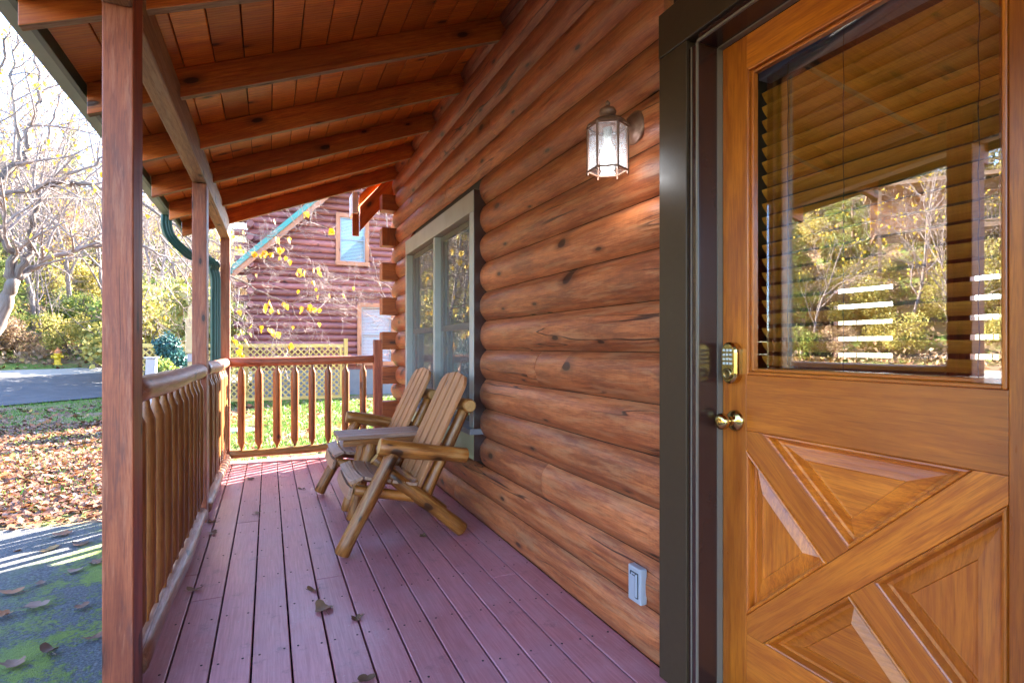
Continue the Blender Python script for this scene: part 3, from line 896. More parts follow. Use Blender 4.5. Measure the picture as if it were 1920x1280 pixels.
mb = MB(234); mb.bx(XD + 0.075, XD + 0.13, GA - 0.03, GB + 0.03, 2.118, 2.165)
mb.build('blind_headrail', M['greybox'], door, 0.003)
mb = MB(233)
for yy in (GB - 0.085, GB - 0.27, GB - 0.60):
    for dx in (0.076, 0.134):
        mb.tube([(XD + dx, yy + 0.002 * math.sin(k * 2.1), 1.13 + k * 0.05) for k in range(21)], 0.0013, 5)
mb.build('blind_cord', M['darkline'], door)
# knob
mb = MB(240)
ky, kz = 1.388, 0.972
mb.lathe((XD, ky, kz), [(0.036, 0.0), (0.036, -0.004), (0.031, -0.009), (0.020, -0.013), (0.0125, -0.018), (0.0115, -0.034), (0.016, -0.040), (0.024, -0.046), (0.0275, -0.056), (0.0265, -0.066), (0.020, -0.073), (0.010, -0.0755), (0.0, -0.076)], 28, 0, (1, 0, 0))
mb.build('door_knob', M['brass'], door)
mb = MB(241)
ly, lz = 1.392, 1.166
def stadium(hw_, hh_, n=10):
    pts = []
    for k in range(n + 1):
        a = math.pi * k / n
        pts.append((math.cos(a) * hw_, hh_ - hw_ + math.sin(a) * hw_))
    for k in range(n + 1):
        a = math.pi + math.pi * k / n
        pts.append((math.cos(a) * hw_, -(hh_ - hw_) + math.sin(a) * hw_))
    return pts
def stad(mb, hw_, hh_, x0, x1, yc_, zc_, m=0, taper=0.8):
    a = stadium(hw_, hh_); k = len(a)
    vs = [(x0, yc_ + p, zc_ + q) for p, q in a] + [(x1 + 0.006, yc_ + p, zc_ + q) for p, q in a] + [(x1, yc_ + p * taper, zc_ + q * (1 - (1 - taper) * 0.5)) for p, q in a]
    fs = []
    for r_ in range(2):
        for i in range(k):
            j = (i + 1) % k
            fs.append((r_ * k + i, r_ * k + j, (r_ + 1) * k + j, (r_ + 1) * k + i)[::-1])
    fs.append(tuple(range(2 * k, 3 * k))[::-1])
    fs = [f[::-1] for f in fs]
    mb.add(vs, fs, m, False)
stad(mb, 0.034, 0.070, XD, XD - 0.030, ly, lz, 0)
lock = mb.build('keypad_lock', M['brass'], door, 0.002)
mb = MB(242)
for r_ in range(4):
    for c_ in range(3):
        mb.box((XD - 0.032, ly - 0.0145 + c_ * 0.0145, lz + 0.042 - r_ * 0.0145), (0.006, 0.0085, 0.0085))
mb.build('keypad_button', M['button'], lock, 0.0015)
mb = MB(243)
mb.lathe((XD - 0.030, ly, lz - 0.036), [(0.019, 0.0), (0.019, -0.005), (0.014, -0.008), (0.012, -0.006), (0.004, -0.006), (0.0, -0.006)], 24, 0, (1, 0, 0))
mb.build('key_cylinder', M['brassd'], lock)

# ------------------------------------------------------------------ porch deck
deck = thing('porch_deck', 'mauve stained porch floor of long boards with dark gaps', 'deck', (0.5, 3.0, 0))
mb = MB(300)
rg = random.Random(9)
x = -0.344 - 0.1425
bi = 0
while x < 1.36:
    x0, x1 = x + 0.0034, x + 0.1425 - 0.0034
    if bi == 0: x0 = -0.52
    if x1 > 1.39: x1 = 1.39
    cuts = [-3.2]
    first = {0: 3.38, 1: 3.03, 2: 4.25, 4: 5.6, 5: 3.05, 6: 4.3, 9: 5.1, 11: 2.7}.get(bi)
    if first: cuts.append(first)
    cuts.append(6.56)
    for a, b in zip(cuts[:-1], cuts[1:]):
        mb.bx(x0, x1, a + (0.0015 if a > -3 else 0), b - (0.0015 if b < 6.5 else 0), -0.032 + rg.uniform(-0.0008, 0.0008), rg.uniform(-0.0008, 0.0008))
    x += 0.1425; bi += 1
mb.build('deck_boards', M['deck'], deck, 0.0035)
mb = MB(301)
for k in range(24):
    yj = -2.9 + k * 0.406
    mb.bx(-0.46, 1.36, yj, yj + 0.04, -0.20, -0.034)
mb.bx(-0.50, -0.462, -3.2, 6.50, -0.26, -0.034); mb.bx(-0.50, 1.36, 6.502, 6.545, -0.26, -0.034)
mb.build('deck_frame', M['nail'], deck)
mb = MB(302)
for k in range(2, 24):
    yj = -2.9 + k * 0.406 + 0.02
    xx = -0.344 - 0.1425
    while xx < 1.3:
        for dx in (0.03, 0.112):
            if rg.random() < 0.85:
                mb.lathe((xx + dx + rg.uniform(-0.008, 0.008), yj + rg.uniform(-0.010, 0.010), 0.0012), [(0.0046, -0.001), (0.0046, 0.0004), (0.0, 0.0004)], 7)
        xx += 0.1425
tag(mb.build('nail_heads', M['nail'], deck), kind='stuff')

# ------------------------------------------------------------------ porch roof, beam and posts
def XL(Y): return -0.417 + (Y - 2.22) * 0.0118
roof = thing('porch_roof', 'porch roof of dark red rafters and boards carried on a beam and posts', 'porch roof', (-0.4, 4.3, 0))
SL = 0.392
def zu(X): return 3.172 - SL * (1.37 - X)           # underside of rafters
ry = 6.371
k = 0
while ry > -2.9:
    mb = MB(400 + k)
    x0, x1 = -0.79, 1.385
    hv = 0.15
    d = Vector((x1 - x0, 0, zu(x1) - zu(x0)))
    pts = [(x0, ry, zu(x0)), (x1, ry, zu(x1)), (x1, ry, zu(x1) + hv), (x0, ry, zu(x0) + hv)]
    a = [Vector(p) for p in pts]; b = [p + Vector((0, 0.042, 0)) for p in a]
    o = mb.goff()
    dn = d.normalized(); cr = Vector((-dn.z, 0, dn.x))
    gs = [Vector((p.dot(dn), p.dot(cr) - 2.5, p.y - ry)) + o for p in a + b]
    mb.add(a + b, [(3, 2, 1, 0)[::-1], (4, 5, 6, 7)[::-1], (0, 1, 5, 4)[::-1], (1, 2, 6, 5)[::-1], (2, 3, 7, 6)[::-1], (3, 0, 4, 7)[::-1]], [0, 0, 1, 0, 0, 1], False, gs)  # paler underside has bounce light painted in; tail end is weathered bare
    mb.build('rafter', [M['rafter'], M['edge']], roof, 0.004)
    ry -= 0.790; k += 1
mb = MB(430)
bwid = 0.137
xx = -0.80
i = 0
while xx < 1.40:
    a, b = xx + 0.0022, min(xx + bwid - 0.0022, 1.40)
    def zc(X): return zu(X) + 0.152
    pts = [(a, -3.1, zc(a)), (b, -3.1, zc(b)), (b, -3.1, zc(b) + 0.019), (a, -3.1, zc(a) + 0.019)]
    mb.prism(pts, (0, 1, 0), 9.75)
    xx += bwid; i += 1
mb.build('ceiling_boards', M['ceil'], roof, 0.003, 1)
mb = MB(431)
slab(mb, (-0.86, zu(-0.86) + 0.174), (1.42, zu(1.42) + 0.174), -3.15, 6.70, 0.03)
mb.build('roof_covering', M['shingle'], roof)
mb = MB(432)
mb.bar((XL(2.37) - 0.045, 2.3715, 2.455), (XL(6.56) - 0.045, 6.54, 2.445), 0.089, 0.185, (0, 0, 1), 0)
mb.bar((XL(-3) - 0.045, -3.0, 2.455), (XL(2.2) - 0.045, 2.2185, 2.455), 0.089, 0.185, (0, 0, 1), 0)
mb.build('beam', wood('weathered beam', (0.20, 0.095, 0.038), (0.37, 0.20, 0.085), (0.09, 0.045, 0.02), ring=0.014, knots=0.25, cracks=0.6, rough=0.6, blotch=0.35, var=0.1, wear=(0.42, 0.29, 0.17), wear_amt=0.35), roof, 0.006)
for yp in (2.22, 4.35, 6.45, 0.05, -2.2):
    mb = MB(440 + int(yp * 3))
    xr = XL(yp)
    dp = 0.15 if yp > 0 else 0.14
    zt = 2.352 if yp != 2.22 else zu(XL(2.22) - 0.089) + 0.14
    mb.bx(xr - 0.089, xr, yp, yp + (0.10 if yp > 6 else dp), -0.30, zt)
    mb.build('post', M['post'], roof, 0.005)
# fascia, gutter and downspout
mb = MB(450)
mb.bx(-0.822, -0.797, -3.1, 6.66, 2.415, zu(-0.81) + 0.168)
mb.build('fascia', M['shadegreen'], roof, 0.002)
mb = MB(451)
pr = [(-0.826, 2.455), (-0.905, 2.455), (-0.915, 2.475), (-0.925, 2.51), (-0.945, 2.535), (-0.945, 2.560), (-0.937, 2.560), (-0.937, 2.538), (-0.917, 2.512), (-0.905, 2.478), (-0.900, 2.463), (-0.834, 2.463), (-0.834, 2.56), (-0.826, 2.56)]
mb.prism([(a, -3.1, b) for a, b in pr], (0, 1, 0), 9.35)
gut = mb.build('gutter', M['green'], roof, 0.0015, 1)
mb = MB(452)
def ribbed(mb, pts, hw_, hd_, widthdir):
    """rectangular corrugated pipe swept along pts"""
    sec = []
    for (ax, ay, n) in ((-1, -1, 0), (1, -1, 0), (1, 1, 0), (-1, 1, 0)): sec.append((ax * hw_, ay * hd_))
    ring = []
    for e in range(4):
        a, b = sec[e], sec[(e + 1) % 4]
        for q in range(7):
            t_ = q / 7
            off = 0.0035 * (1 if q % 2 else 0)
            nx_, ny_ = (b[1] - a[1]), -(b[0] - a[0])
            l_ = math.hypot(nx_, ny_)
            ring.append((a[0] + (b[0] - a[0]) * t_ - nx_ / l_ * off, a[1] + (b[1] - a[1]) * t_ - ny_ / l_ * off))
    vs = []
    wd = Vector(widthdir).normalized()
    for i, p in enumerate(pts):
        tdir = (Vector(pts[min(i + 1, len(pts) - 1)]) - Vector(pts[max(i - 1, 0)])).normalized()
        a = (wd - tdir * wd.dot(tdir)).normalized(); b = tdir.cross(a)
        for u, v in ring: vs.append(Vector(p) + a * u + b * v)
    k = len(ring)
    fs = []
    for i in range(len(pts) - 1):
        for j in range(k):
            j2 = (j + 1) % k
            fs.append((i * k + j, i * k + j2, (i + 1) * k + j2, (i + 1) * k + j))
    mb.add(vs, fs, 0, False)
def smooth_path(ctrl, n=8):
    out = []
    P = [Vector(c) for c in ctrl]
    P = [P[0] * 2 - P[1]] + P + [P[-1] * 2 - P[-2]]
    for i in range(1, len(P) - 2):
        for k in range(n):
            t = k / n
            a, b, c, d = P[i - 1], P[i], P[i + 1], P[i + 2]
            out.append(0.5 * ((2 * b) + (c - a) * t + (2 * a - 5 * b + 4 * c - d) * t * t + (3 * b - a - 3 * c + d) * t ** 3))
    out.append(P[-2])
    return out
dsx, dsy = -0.875, 6.05
ds_t = onY(404, 520, 6.30)
dpath = smooth_path([(dsx, dsy, 2.465), (dsx, dsy, 2.36), (dsx + 0.03, dsy + 0.01, 2.26), (dsx + 0.12, dsy + 0.08, 2.16), (-0.66, 6.20, 2.10), (-0.50, 6.26, 2.06), (ds_t.x - 0.02, 6.30, 2.0), (ds_t.x, 6.30, 1.90), (ds_t.x, 6.30, 1.70), (ds_t.x, 6.30, 0.8), (ds_t.x, 6.30, -0.15)], 6)
ribbed(mb, dpath, 0.040, 0.030, (0.9, 0.35, 0))
mb.build('downspout', M['teal'], roof)

# ------------------------------------------------------------------ railings
def baluster(p, z0, z1, parent, mats, seed, r=0.036):
    mb = MB(seed)
    L = z1 - z0
    rg = mb.rng
    r *= rg.uniform(0.94, 1.06); p = (p[0] + rg.uniform(-0.004, 0.004), p[1] + rg.uniform(-0.006, 0.006))
    prof = [(0.0, 0.010), (0.035, 0.014), (0.085, r * 0.97), (0.10, r), (0.3, r * 1.01), (0.5, r * 1.0), (0.7, r * 1.01), (L - 0.10, r), (L - 0.085, r * 0.97), (L - 0.035, 0.015), (L, 0.012)]
    prof[4] = (L * 0.35, r * 1.01); prof[5] = (L * 0.55, r); prof[6] = (L * 0.75, r * 1.01)
    mb.tube([(p[0] + rg.uniform(-0.001, 0.001), p[1] + rg.uniform(-0.001, 0.001), z0 + h) for h, _ in prof], [q for _, q in prof], 12, 0, True)
    mb.build('baluster', mats, parent)
ra = thing('porch_railing', 'log railing along the open side between the two nearest porch posts', 'railing', (-0.44, 3.4, 0))
rb = thing('porch_railing', 'short log railing along the open side between the middle and far corner posts', 'railing', (-0.42, 5.4, 0))
for root, y0, y1, seed in ((ra, 2.372, 4.348, 500), (rb, 4.502, 6.448, 540)):
    mb = MB(seed); xa, xb = XL(y0) - 0.042, XL(y1) - 0.042
    mb.log((xa, y0, 1.058), (xb, y1, 1.048), 0.053, 0.050, 18, 0, None, 14, 0.003)
    mb.build('top_rail', M['rail'], root)
    mb = MB(seed + 1)
    mb.log((xa + 0.012, y0, 0.062), (xb + 0.012, y1, 0.062), 0.047, 0.044, 16, 0, None, 14, 0.004)
    mb.build('bottom_rail', M['rail'], root)
    n = int(round((y1 - y0) / 0.178))
    for i in range(n):
        yy = y0 + (y1 - y0) * (i + 0.5) / n
        baluster((XL(yy) - 0.040, yy), 0.10, 1.015, root, M['bal'], seed + 2 + i)
rc = thing('porch_railing', 'log railing across the far end of the porch in front of the lawn', 'railing', (0.4, 6.42, 0))
mb = MB(580)
xe = XL(6.45)
mb.log((xe + 0.001, 6.455, 1.056), (1.106, 6.435, 1.080), 0.049, 0.047, 18, 0, None, 14, 0.002)
mb.build('top_rail', M['railred'], rc)
mb = MB(581); mb.log((xe + 0.001, 6.455, 0.092), (1.106, 6.435, 0.108), 0.045, 0.043, 16, 0, None, 14, 0.004)
mb.build('bottom_rail', M['balbot'], rc)
bx_ = [onY(400 + q / 4.2675, 700, 6.45).x for q in (225, 368, 508, 650, 790, 922, 1057, 1195)]
for i, xq in enumerate(bx_):
    baluster((xq, 6.447), 0.125, 1.028, rc, M['bal'], 585 + i, 0.040)
mb = MB(599); mb.bx(1.106, 1.200, 6.36, 6.455, 0.0, 1.30)
mb.build('end_post', M['post'], rc, 0.005)

# ------------------------------------------------------------------ wall lantern
LX, LY = 1.205, 1.800
lan = thing('wall_lantern', 'lit six sided bronze wall lantern with seeded glass beside the door', 'lantern', (1.345, LY, 2.09))
mb = MB(600)
mb.lathe((1.342, LY + 0.012, 2.095), [(0.066, 0.0), (0.066, -0.006), (0.058, -0.012), (0.050, -0.014), (0.046, -0.020), (0.025, -0.026), (0.0, -0.028)], 28, 0, (1, 0, 0))
mb.build('backplate', M['bronze'], lan)
mb = MB(601)
mb.tube(smooth_path([(1.33, LY + 0.01, 2.085), (1.30, LY + 0.008, 2.10), (1.26, LY + 0.004, 2.115), (1.225, LY, 2.108), (LX, LY, 2.10)], 5), 0.011, 10)
mb.build('arm', M['bronze'], lan)
RT, RB = 0.077, 0.077
ZT, ZB = 2.072, 1.902
ph0 = math.atan2(-LY, -LX) + math.pi / 6       # one flat panel faces the porch front
def hexp(k, r, z): a = ph0 + k * math.pi / 3; return Vector((LX + r * math.cos(a), LY + r * math.sin(a), z))
mb = MB(602)
mb.lathe((LX, LY, ZT), [(0.0805, -0.004), (0.0805, 0.004), (0.066, 0.012), (0.052, 0.026), (0.034, 0.032), (0.016, 0.034), (0.018, 0.038), (0.030, 0.046), (0.034, 0.057), (0.029, 0.069), (0.015, 0.078), (0.007, 0.083), (0.010, 0.089), (0.008, 0.096), (0.003, 0.103), (0.0, 0.105)], 6 if False else 24)
mb.build('cap', M['bronze'], lan)
mb = MB(603)
for k in range(6):
    mb.tube([hexp(k, RT, ZT + 0.004), hexp(k, RB, ZB - 0.014)], [0.0048, 0.0040], 8)
    mb.tube([hexp(k, RB, ZB), hexp(k + 1, RB, ZB)], 0.0040, 6)
    mb.tube([hexp(k, RT, ZT - 0.002), hexp(k + 1, RT, ZT - 0.002)], 0.0045, 6)
mb.build('cage', M['bronze'], lan)
tg = NT('seeded glass')
lg_tr = tg.n.new('ShaderNodeBsdfTransparent'); lg_tr.inputs[0].default_value = (0.93, 0.95, 0.97, 1)
lg_d = tg.n.new('ShaderNodeBsdfTranslucent'); lg_d.inputs[0].default_value = (0.9, 0.92, 0.95, 1)
lg_g = tg.n.new('ShaderNodeBsdfGlossy'); lg_g.inputs['Roughness'].default_value = 0.12
mx1 = tg.n.new('ShaderNodeMixShader'); tg.put(mx1.inputs[0], tg.sm(tg.noise(tg.pos(), 160, 3), 0.4, 0.65, 0.02, 0.14))
tg.t.links.new(lg_tr.outputs[0], mx1.inputs[1]); tg.t.links.new(lg_d.outputs[0], mx1.inputs[2])
mx2 = tg.n.new('ShaderNodeMixShader'); mx2.inputs[0].default_value = 0.14
tg.t.links.new(mx1.outputs[0], mx2.inputs[1]); tg.t.links.new(lg_g.outputs[0], mx2.inputs[2])
tg.t.links.new(mx2.outputs[0], tg.out.inputs[0])
for k in range(6):
    mb = MB(610 + k)
    a, b = hexp(k, RB * 0.965, ZB + 0.003), hexp(k + 1, RB * 0.965, ZB + 0.003)
    e = (b - a) * 0.05; a, b = a + e, b - e
    nrm = Vector((a.x + b.x - 2 * LX, a.y + b.y - 2 * LY, 0)).normalized()
    mb.prism([a, b, b + Vector((0, 0, ZT - ZB - 0.008)), a + Vector((0, 0, ZT - ZB - 0.008))], -nrm, 0.003)
    mb.build('glass_panel', tg.mat, lan)
te = NT('lit bulb'); em = te.n.new('ShaderNodeEmission'); em.inputs[0].default_value = (0.93, 0.96, 1.0, 1); em.inputs[1].default_value = 1.6
te.t.links.new(em.outputs[0], te.out.inputs[0])
te.mat.cycles.emission_sampling = 'NONE'
mb = MB(620)
mb.lathe((LX, LY, 1.962), [(0.0, -0.030), (0.012, -0.028), (0.022, -0.020), (0.0285, -0.006), (0.029, 0.006), (0.025, 0.020), (0.017, 0.034), (0.013, 0.044), (0.0, 0.046)], 20)
mb.build('bulb', te.mat, lan)
mb = MB(621)
mb.lathe((LX, LY, 2.012), [(0.0, -0.002), (0.014, -0.001), (0.015, 0.02), (0.018, 0.056), (0.0, 0.057)], 14)
mb.build('socket', M['cream'], lan)
pl = bpy.data.lights.new('lantern_light', 'POINT'); pl.energy = 0.15; pl.color = (0.95, 0.97, 1.0); pl.shadow_soft_size = 0.035
po = bpy.data.objects.new('lantern_light', pl); COL.objects.link(po); po.location = (LX, LY, 1.915); po.parent = lan
po.matrix_parent_inverse = lan.matrix_basis.inverted()

# ------------------------------------------------------------------ outlet cover
oc = thing('outlet_cover', 'grey metal outdoor outlet cover low on the log wall by the door', 'outlet cover', (1.345, 1.775, 0.29))
mb = MB(640); oy0, oy1, oz0, oz1 = 1.737, 1.818, 0.219, 0.357
mb.bx(1.314, 1.345, oy0, oy1, oz0, oz1)
mb.build('plate', M['greyplate'], oc, 0.004)
mb = MB(641)
xo = 1.3115
for y0, y1, z0, z1 in ((1.768, 1.771, 0.240, 0.332), (1.752, 1.755, 0.240, 0.332), (1.7552, 1.7678, 0.2385, 0.2415), (1.752, 1.802, 0.333, 0.337), (1.800, 1.803, 0.322, 0.3325), (1.752, 1.790, 0.322, 0.325)):
    mb.bx(xo, 1.3145, y0, y1, z0, z1)
mb.build('lid_groove', M['darkline'], oc)
mb = MB(642); mb.bx(1.308, 1.3145, 1.7555, 1.7675, 0.243, 0.331)
mb.build('lid', M['greyplate'], oc, 0.003)

# ------------------------------------------------------------------ log chairs and the table between them
def make_chair(dx, dy, label, arm_side, seed):
    root = thing('log_chair', label, 'chair', (0.8 + dx, 3.65 + dy, 0), 'log armchairs on the porch')
    D = Vector((dx, dy, 0))
    def P(x, y, z): return Vector((x, y, z)) + D
    yn, yf = 3.30, 3.93
    for i, y in enumerate((yn, yf)):
        outer = (i == 0) == (arm_side == 'near')
        top = P(0.686, y, 0.585) if outer else P(0.655, y, 0.545)
        foot = P(0.386, y, 0.020) if outer else P(0.53, y, 0.020)
        mb = MB(seed + i); mb.log(foot, top, 0.044, 0.042, 14, 0, 1, 9, 0.003)
        # foot cut flat on the floor
        mb.v = [(x, y_, max(z, 0.0015)) for x, y_, z in mb.v]
        mb.build('front_leg', [M['chair'], M['logcut']], root)
        yi = y + (0.092 if i == 0 else -0.092)
        mb = MB(seed + 4 + i); mb.log(P(0.668, yi, 0.455), P(1.155, yi, 0.030), 0.046, 0.045, 14, 0, 1, 9, 0.004)
        mb.v = [(x, y_, max(z, 0.0015)) for x, y_, z in mb.v]
        mb.build('rear_leg', [M['chair'], M['logcut']], root)
        ys = y + (0.175 if i == 0 else -0.175)
        mb = MB(seed + 8 + i)
        mb.log(P(0.915, ys - (0.03 if i == 0 else -0.03), 0.262), P(1.178, ys - (0.03 if i == 0 else -0.03), 0.800), 0.040, 0.038, 14, 0, 1, 9, 0.003)
        mb.build('back_support', [M['chair'], M['logcut']], root)
        mb = MB(seed + 10 + i)
        yr = y + (0.06 if i == 0 else -0.06)
        mb.log(P(0.468, yr + (0.03 if i == 0 else -0.03), 0.362), P(0.90, yr + (0.03 if i == 0 else -0.03), 0.270), 0.032, 0.032, 10, 0, 1, 6, 0.002)
        mb.build('seat_rail', [M['chair'], M['logcut']], root)
    ya = yn - 0.002 if arm_side == 'near' else yf + 0.002
    mb = MB(seed + 14); mb.log(P(0.600, ya, 0.630), P(1.150, ya, 0.528), 0.052, 0.047, 16, 0, 1, 9, 0.003)
    mb.build('arm', [M['chair'], M['logcut']], root)
    mb = MB(seed + 15); mb.log(P(1.203, yn + 0.085, 0.832), P(1.203, yf - 0.085, 0.832), 0.044, 0.043, 16, 0, 1, 9, 0.003)
    mb.build('back_rail', [M['chair'], M['logcut']], root)
    mb = MB(seed + 16); mb.log(P(0.865, yn + 0.12, 0.345), P(0.865, yf - 0.12, 0.345), 0.030, 0.030, 12, 0, 1, 6, 0.002)
    mb.build('back_rail', [M['chair'], M['logcut']], root)
    # four back slats with rounded shoulders
    lo, hi = P(0.868, 0, 0.318), P(1.212, 0, 1.035)
    ax = (hi - lo).normalized(); nr = Vector((ax.z, 0, -ax.x))
    sw = 0.105; yst = yn + 0.325 - 2 * (sw + 0.0155)
    for q in range(4):
        y0 = yst + q * (sw + 0.033) + dy; y1 = y0 + sw
        Ls = (hi - lo).length
        if q == 0: shp = [(y0, 0), (y1, 0), (y1, Ls - 0.012), (y0 + 0.055, Ls - 0.022), (y0 + 0.012, Ls - 0.058), (y0, Ls - 0.085)]
        elif q == 3: shp = [(y0, 0), (y1, 0), (y1, Ls - 0.085), (y1 - 0.012, Ls - 0.058), (y1 - 0.055, Ls - 0.022), (y0, Ls - 0.012)]
        elif q == 1: shp = [(y0, 0), (y1, 0), (y1, Ls + 0.004), (y0, Ls - 0.008)]
        else: shp = [(y0, 0), (y1, 0), (y1, Ls - 0.008), (y0, Ls + 0.004)]
        mb = MB(seed + 20 + q)
        pts = [Vector((lo.x, 0, lo.z)) + ax * h + Vector((0, yy - 0, 0)) for yy, h in shp]
        mb.prism(pts, -nr, 0.024)
        mb.build('back_slat', M['slat'], root, 0.004)
    prof = [(0.452, 0.352, 80), (0.484, 0.418, 20), (0.562, 0.420, -9), (0.645, 0.402, -13), (0.728, 0.382, -13), (0.808, 0.365, -10)]
    for q, (xq, zq, an) in enumerate(prof):
        mb = MB(seed + 30 + q)
        vs, gs = [], []
        n = 10
        an_ = R(an); dxs, dzs = math.cos(an_), math.sin(an_)
        if an == 80: dxs, dzs = 0.26, 0.966
        hw_ = 0.037 if q else 0.034
        o = mb.goff()
        for i in range(n + 1):
            t = i / n; y = yn + 0.05 + (yf - yn - 0.10) * t
            dip = -0.020 * (1 - (2 * t - 1) ** 2)
            for (u, v) in ((-1, 0), (1, 0), (1, 1), (-1, 1)):
                X = xq + dxs * hw_ * u - dzs * 0.020 * v * (1 if q else 1)
                Z = zq + dzs * hw_ * u + dxs * 0.020 * v + dip
                vs.append(P(X, y, Z)); gs.append(Vector((y, u * hw_, v * 0.02)) + o)
        fs = []
        for i in range(n):
            for c_ in range(4):
                c2 = (c_ + 1) % 4
                fs.append((i * 4 + c_, i * 4 + c2, i * 4 + 4 + c2, i * 4 + 4 + c_))
        fs += [(3, 2, 1, 0), (n * 4, n * 4 + 1, n * 4 + 2, n * 4 + 3)]
        mb.add(vs, fs, 0, False, gs)
        mb.build('seat_slat', M['seatslat'], root, 0.003)
    return root
make_chair(0, 0, 'nearer log armchair with a slatted back beside the small slatted table', 'near', 700)
make_chair(0.0, 0.87, 'farther log armchair with a slatted back close to the far railing', 'far', 760)
tb = thing('side_table', 'small slatted wooden table fixed level between the two log chairs', 'table', (0.75, 4.05, 0))
for q in range(3):
    mb = MB(820 + q)
    y0 = 3.893 + q * 0.112
    mb.bx(0.435, 1.05, y0, y0 + 0.102, 0.580, 0.606)
    mb.build('table_slat', M['seatslat'], tb, 0.004)
for ya_ in (3.900, 4.185):
    mb = MB(830); mb.bx(0.47, 1.02, ya_, ya_ + 0.025, 0.535, 0.579)
    mb.build('apron', M['chair'], tb, 0.004)
for xq in (0.60, 0.93):
    mb = MB(832); mb.bx(xq, xq + 0.10, 3.9255, 4.1845, 0.530 if xq < 0.7 else 0.532, 0.5785)
    mb.build('cleat', M['balbot'], tb, 0.004)

# ------------------------------------------------------------------ leaves lying about
def leaf_mesh(seed, size, curl=0.35, lobes=5):
    rg = random.Random(seed)
    mb = MB(seed)
    n = 24
    pts = []
    for k in range(n):
        a = 2 * math.pi * k / n
        r = 0.62 + 0.30 * abs(math.cos(lobes * a / 2.0)) ** 1.5 + rg.uniform(-0.05, 0.05)
        if lobes == 1: r = 0.42 + 0.55 * abs(math.cos(a)) ** 2
        pts.append((a, r))
    vs = [(0, 0, 0)]
    cdir = rg.uniform(0, 6.28)
    for fr in (0.5, 1.0):
        for a, r in pts:
            x, y = math.cos(a) * r * fr * size, math.sin(a) * r * fr * size * 0.8
            u = (x * math.cos(cdir) + y * math.sin(cdir)) / size
            v_ = (-x * math.sin(cdir) + y * math.cos(cdir)) / size
            z = curl * size * (u * u * 1.0 + 0.35 * v_ * v_) + rg.uniform(-0.04, 0.05) * size * fr
            vs.append((x, y, z))
    fs = [(0, 1 + k, 1 + (k + 1) % n) for k in range(n)]
    fs += [(1 + k, 1 + n + k, 1 + n + (k + 1) % n, 1 + (k + 1) % n) for k in range(n)]
    zmin = min(v[2] for v in vs)
    vs = [(x, y, z - zmin + 0.001) for x, y, z in vs]
    mb.add(vs, fs, 0, True, None, rg.random())
    mb.tube([(-0.5 * size, 0, vs[0][2] + 0.001), (-0.9 * size, 0.05 * size, 0.01 * size + 0.002), (-1.25 * size, 0.12 * size, 0.006)], 0.0012, 5)
    return mb
for i, (px, py, sz, cu, lb, label) in enumerate([
        (366, 1106, 0.040, 0.9, 1, 'curled tan leaf lying on the deck seam nearest the long side railing'),
        (606, 1141, 0.062, 0.5, 3, 'large dark brown leaf with pointed lobes on the deck in front of the chairs'),
        (669, 1160, 0.036, 0.8, 5, 'small crumpled grey brown leaf right of the large pointed leaf on the deck'),
        (588, 1107, 0.036, 0.6, 1, 'small brown leaf just behind the large pointed leaf on the deck'),
        (399, 1000, 0.044, 0.7, 3, 'dark curled leaf by the bottom rail near the middle post, front one of two'),
        (396, 980, 0.040, 0.8, 5, 'dark crumpled leaf touching the bottom rail near the middle post, rear one of two'),
        (470, 898, 0.050, 0.5, 3, 'rusty brown leaf lying at the edge of the sunlit stripes on the deck'),
        (483, 962, 0.036, 0.8, 5, 'small blackish leaf alone on the deck left of the chair legs'),
        (565, 917, 0.032, 0.7, 1, 'tiny brown leaf on the deck just left of the far chair foot'),
        (793, 1006, 0.034, 0.8, 5, 'pale grey crumpled leaf on the deck under the near chair'),
        (686, 1274, 0.040, 0.6, 3, 'dark leaf at the bottom edge of the picture on the deck')]):
    p = onZ(px, py, 0.002)
    o = leaf_mesh(900 + i, sz, cu, lb).build('fallen_leaf', M['deckleaf'])
    o.location = p; o.rotation_euler = (0, 0, i * 1.9)
    tag(o, label, 'leaf', 'loose leaves on the deck')
for i, (px, py, sz, label) in enumerate([
        (66, 1136, 0.072, 'large pinkish brown curled leaf on the dark mossy asphalt'),
        (92, 1220, 0.060, 'pale grey oval leaf on the moss low in the left corner'),
        (178, 1055, 0.060, 'upright folded brown leaf on the moss against the front post'),
        (140, 1070, 0.050, 'flat tan leaf on asphalt where the moss begins'),
        (20, 1110, 0.075, 'long mauve leaf at the left edge on the asphalt'),
        (8, 1152, 0.055, 'narrow pale leaf at the left edge below the mauve one'),
        (155, 1136, 0.050, 'thin dark leaf lying on bright moss near the post'),
        (175, 1195, 0.055, 'lilac grey leaf half hidden by the front post low down'),
        (25, 1245, 0.060, 'pinkish leaf at the lower left edge of the asphalt'),
        (75, 1093, 0.040, 'small whitish leaf in the middle of the shaded asphalt'),
        (92, 1030, 0.075, 'orange brown leaf in the bright stripe on the asphalt'),
        (115, 1002, 0.080, 'bright orange leaf at the edge of the leaf litter'),
        (150, 1020, 0.075, 'big grey brown leaf between light stripes by the post')]):
    p = onZ(px, py, GZ + 0.02)
    o = leaf_mesh(930 + i, sz, 0.5, (3, 1, 5)[i % 3]).build('fallen_leaf', M['dryleaf'])
    o.location = p; o.rotation_euler = (0, 0, i * 2.3)
    tag(o, label, 'leaf', 'loose leaves on the asphalt')

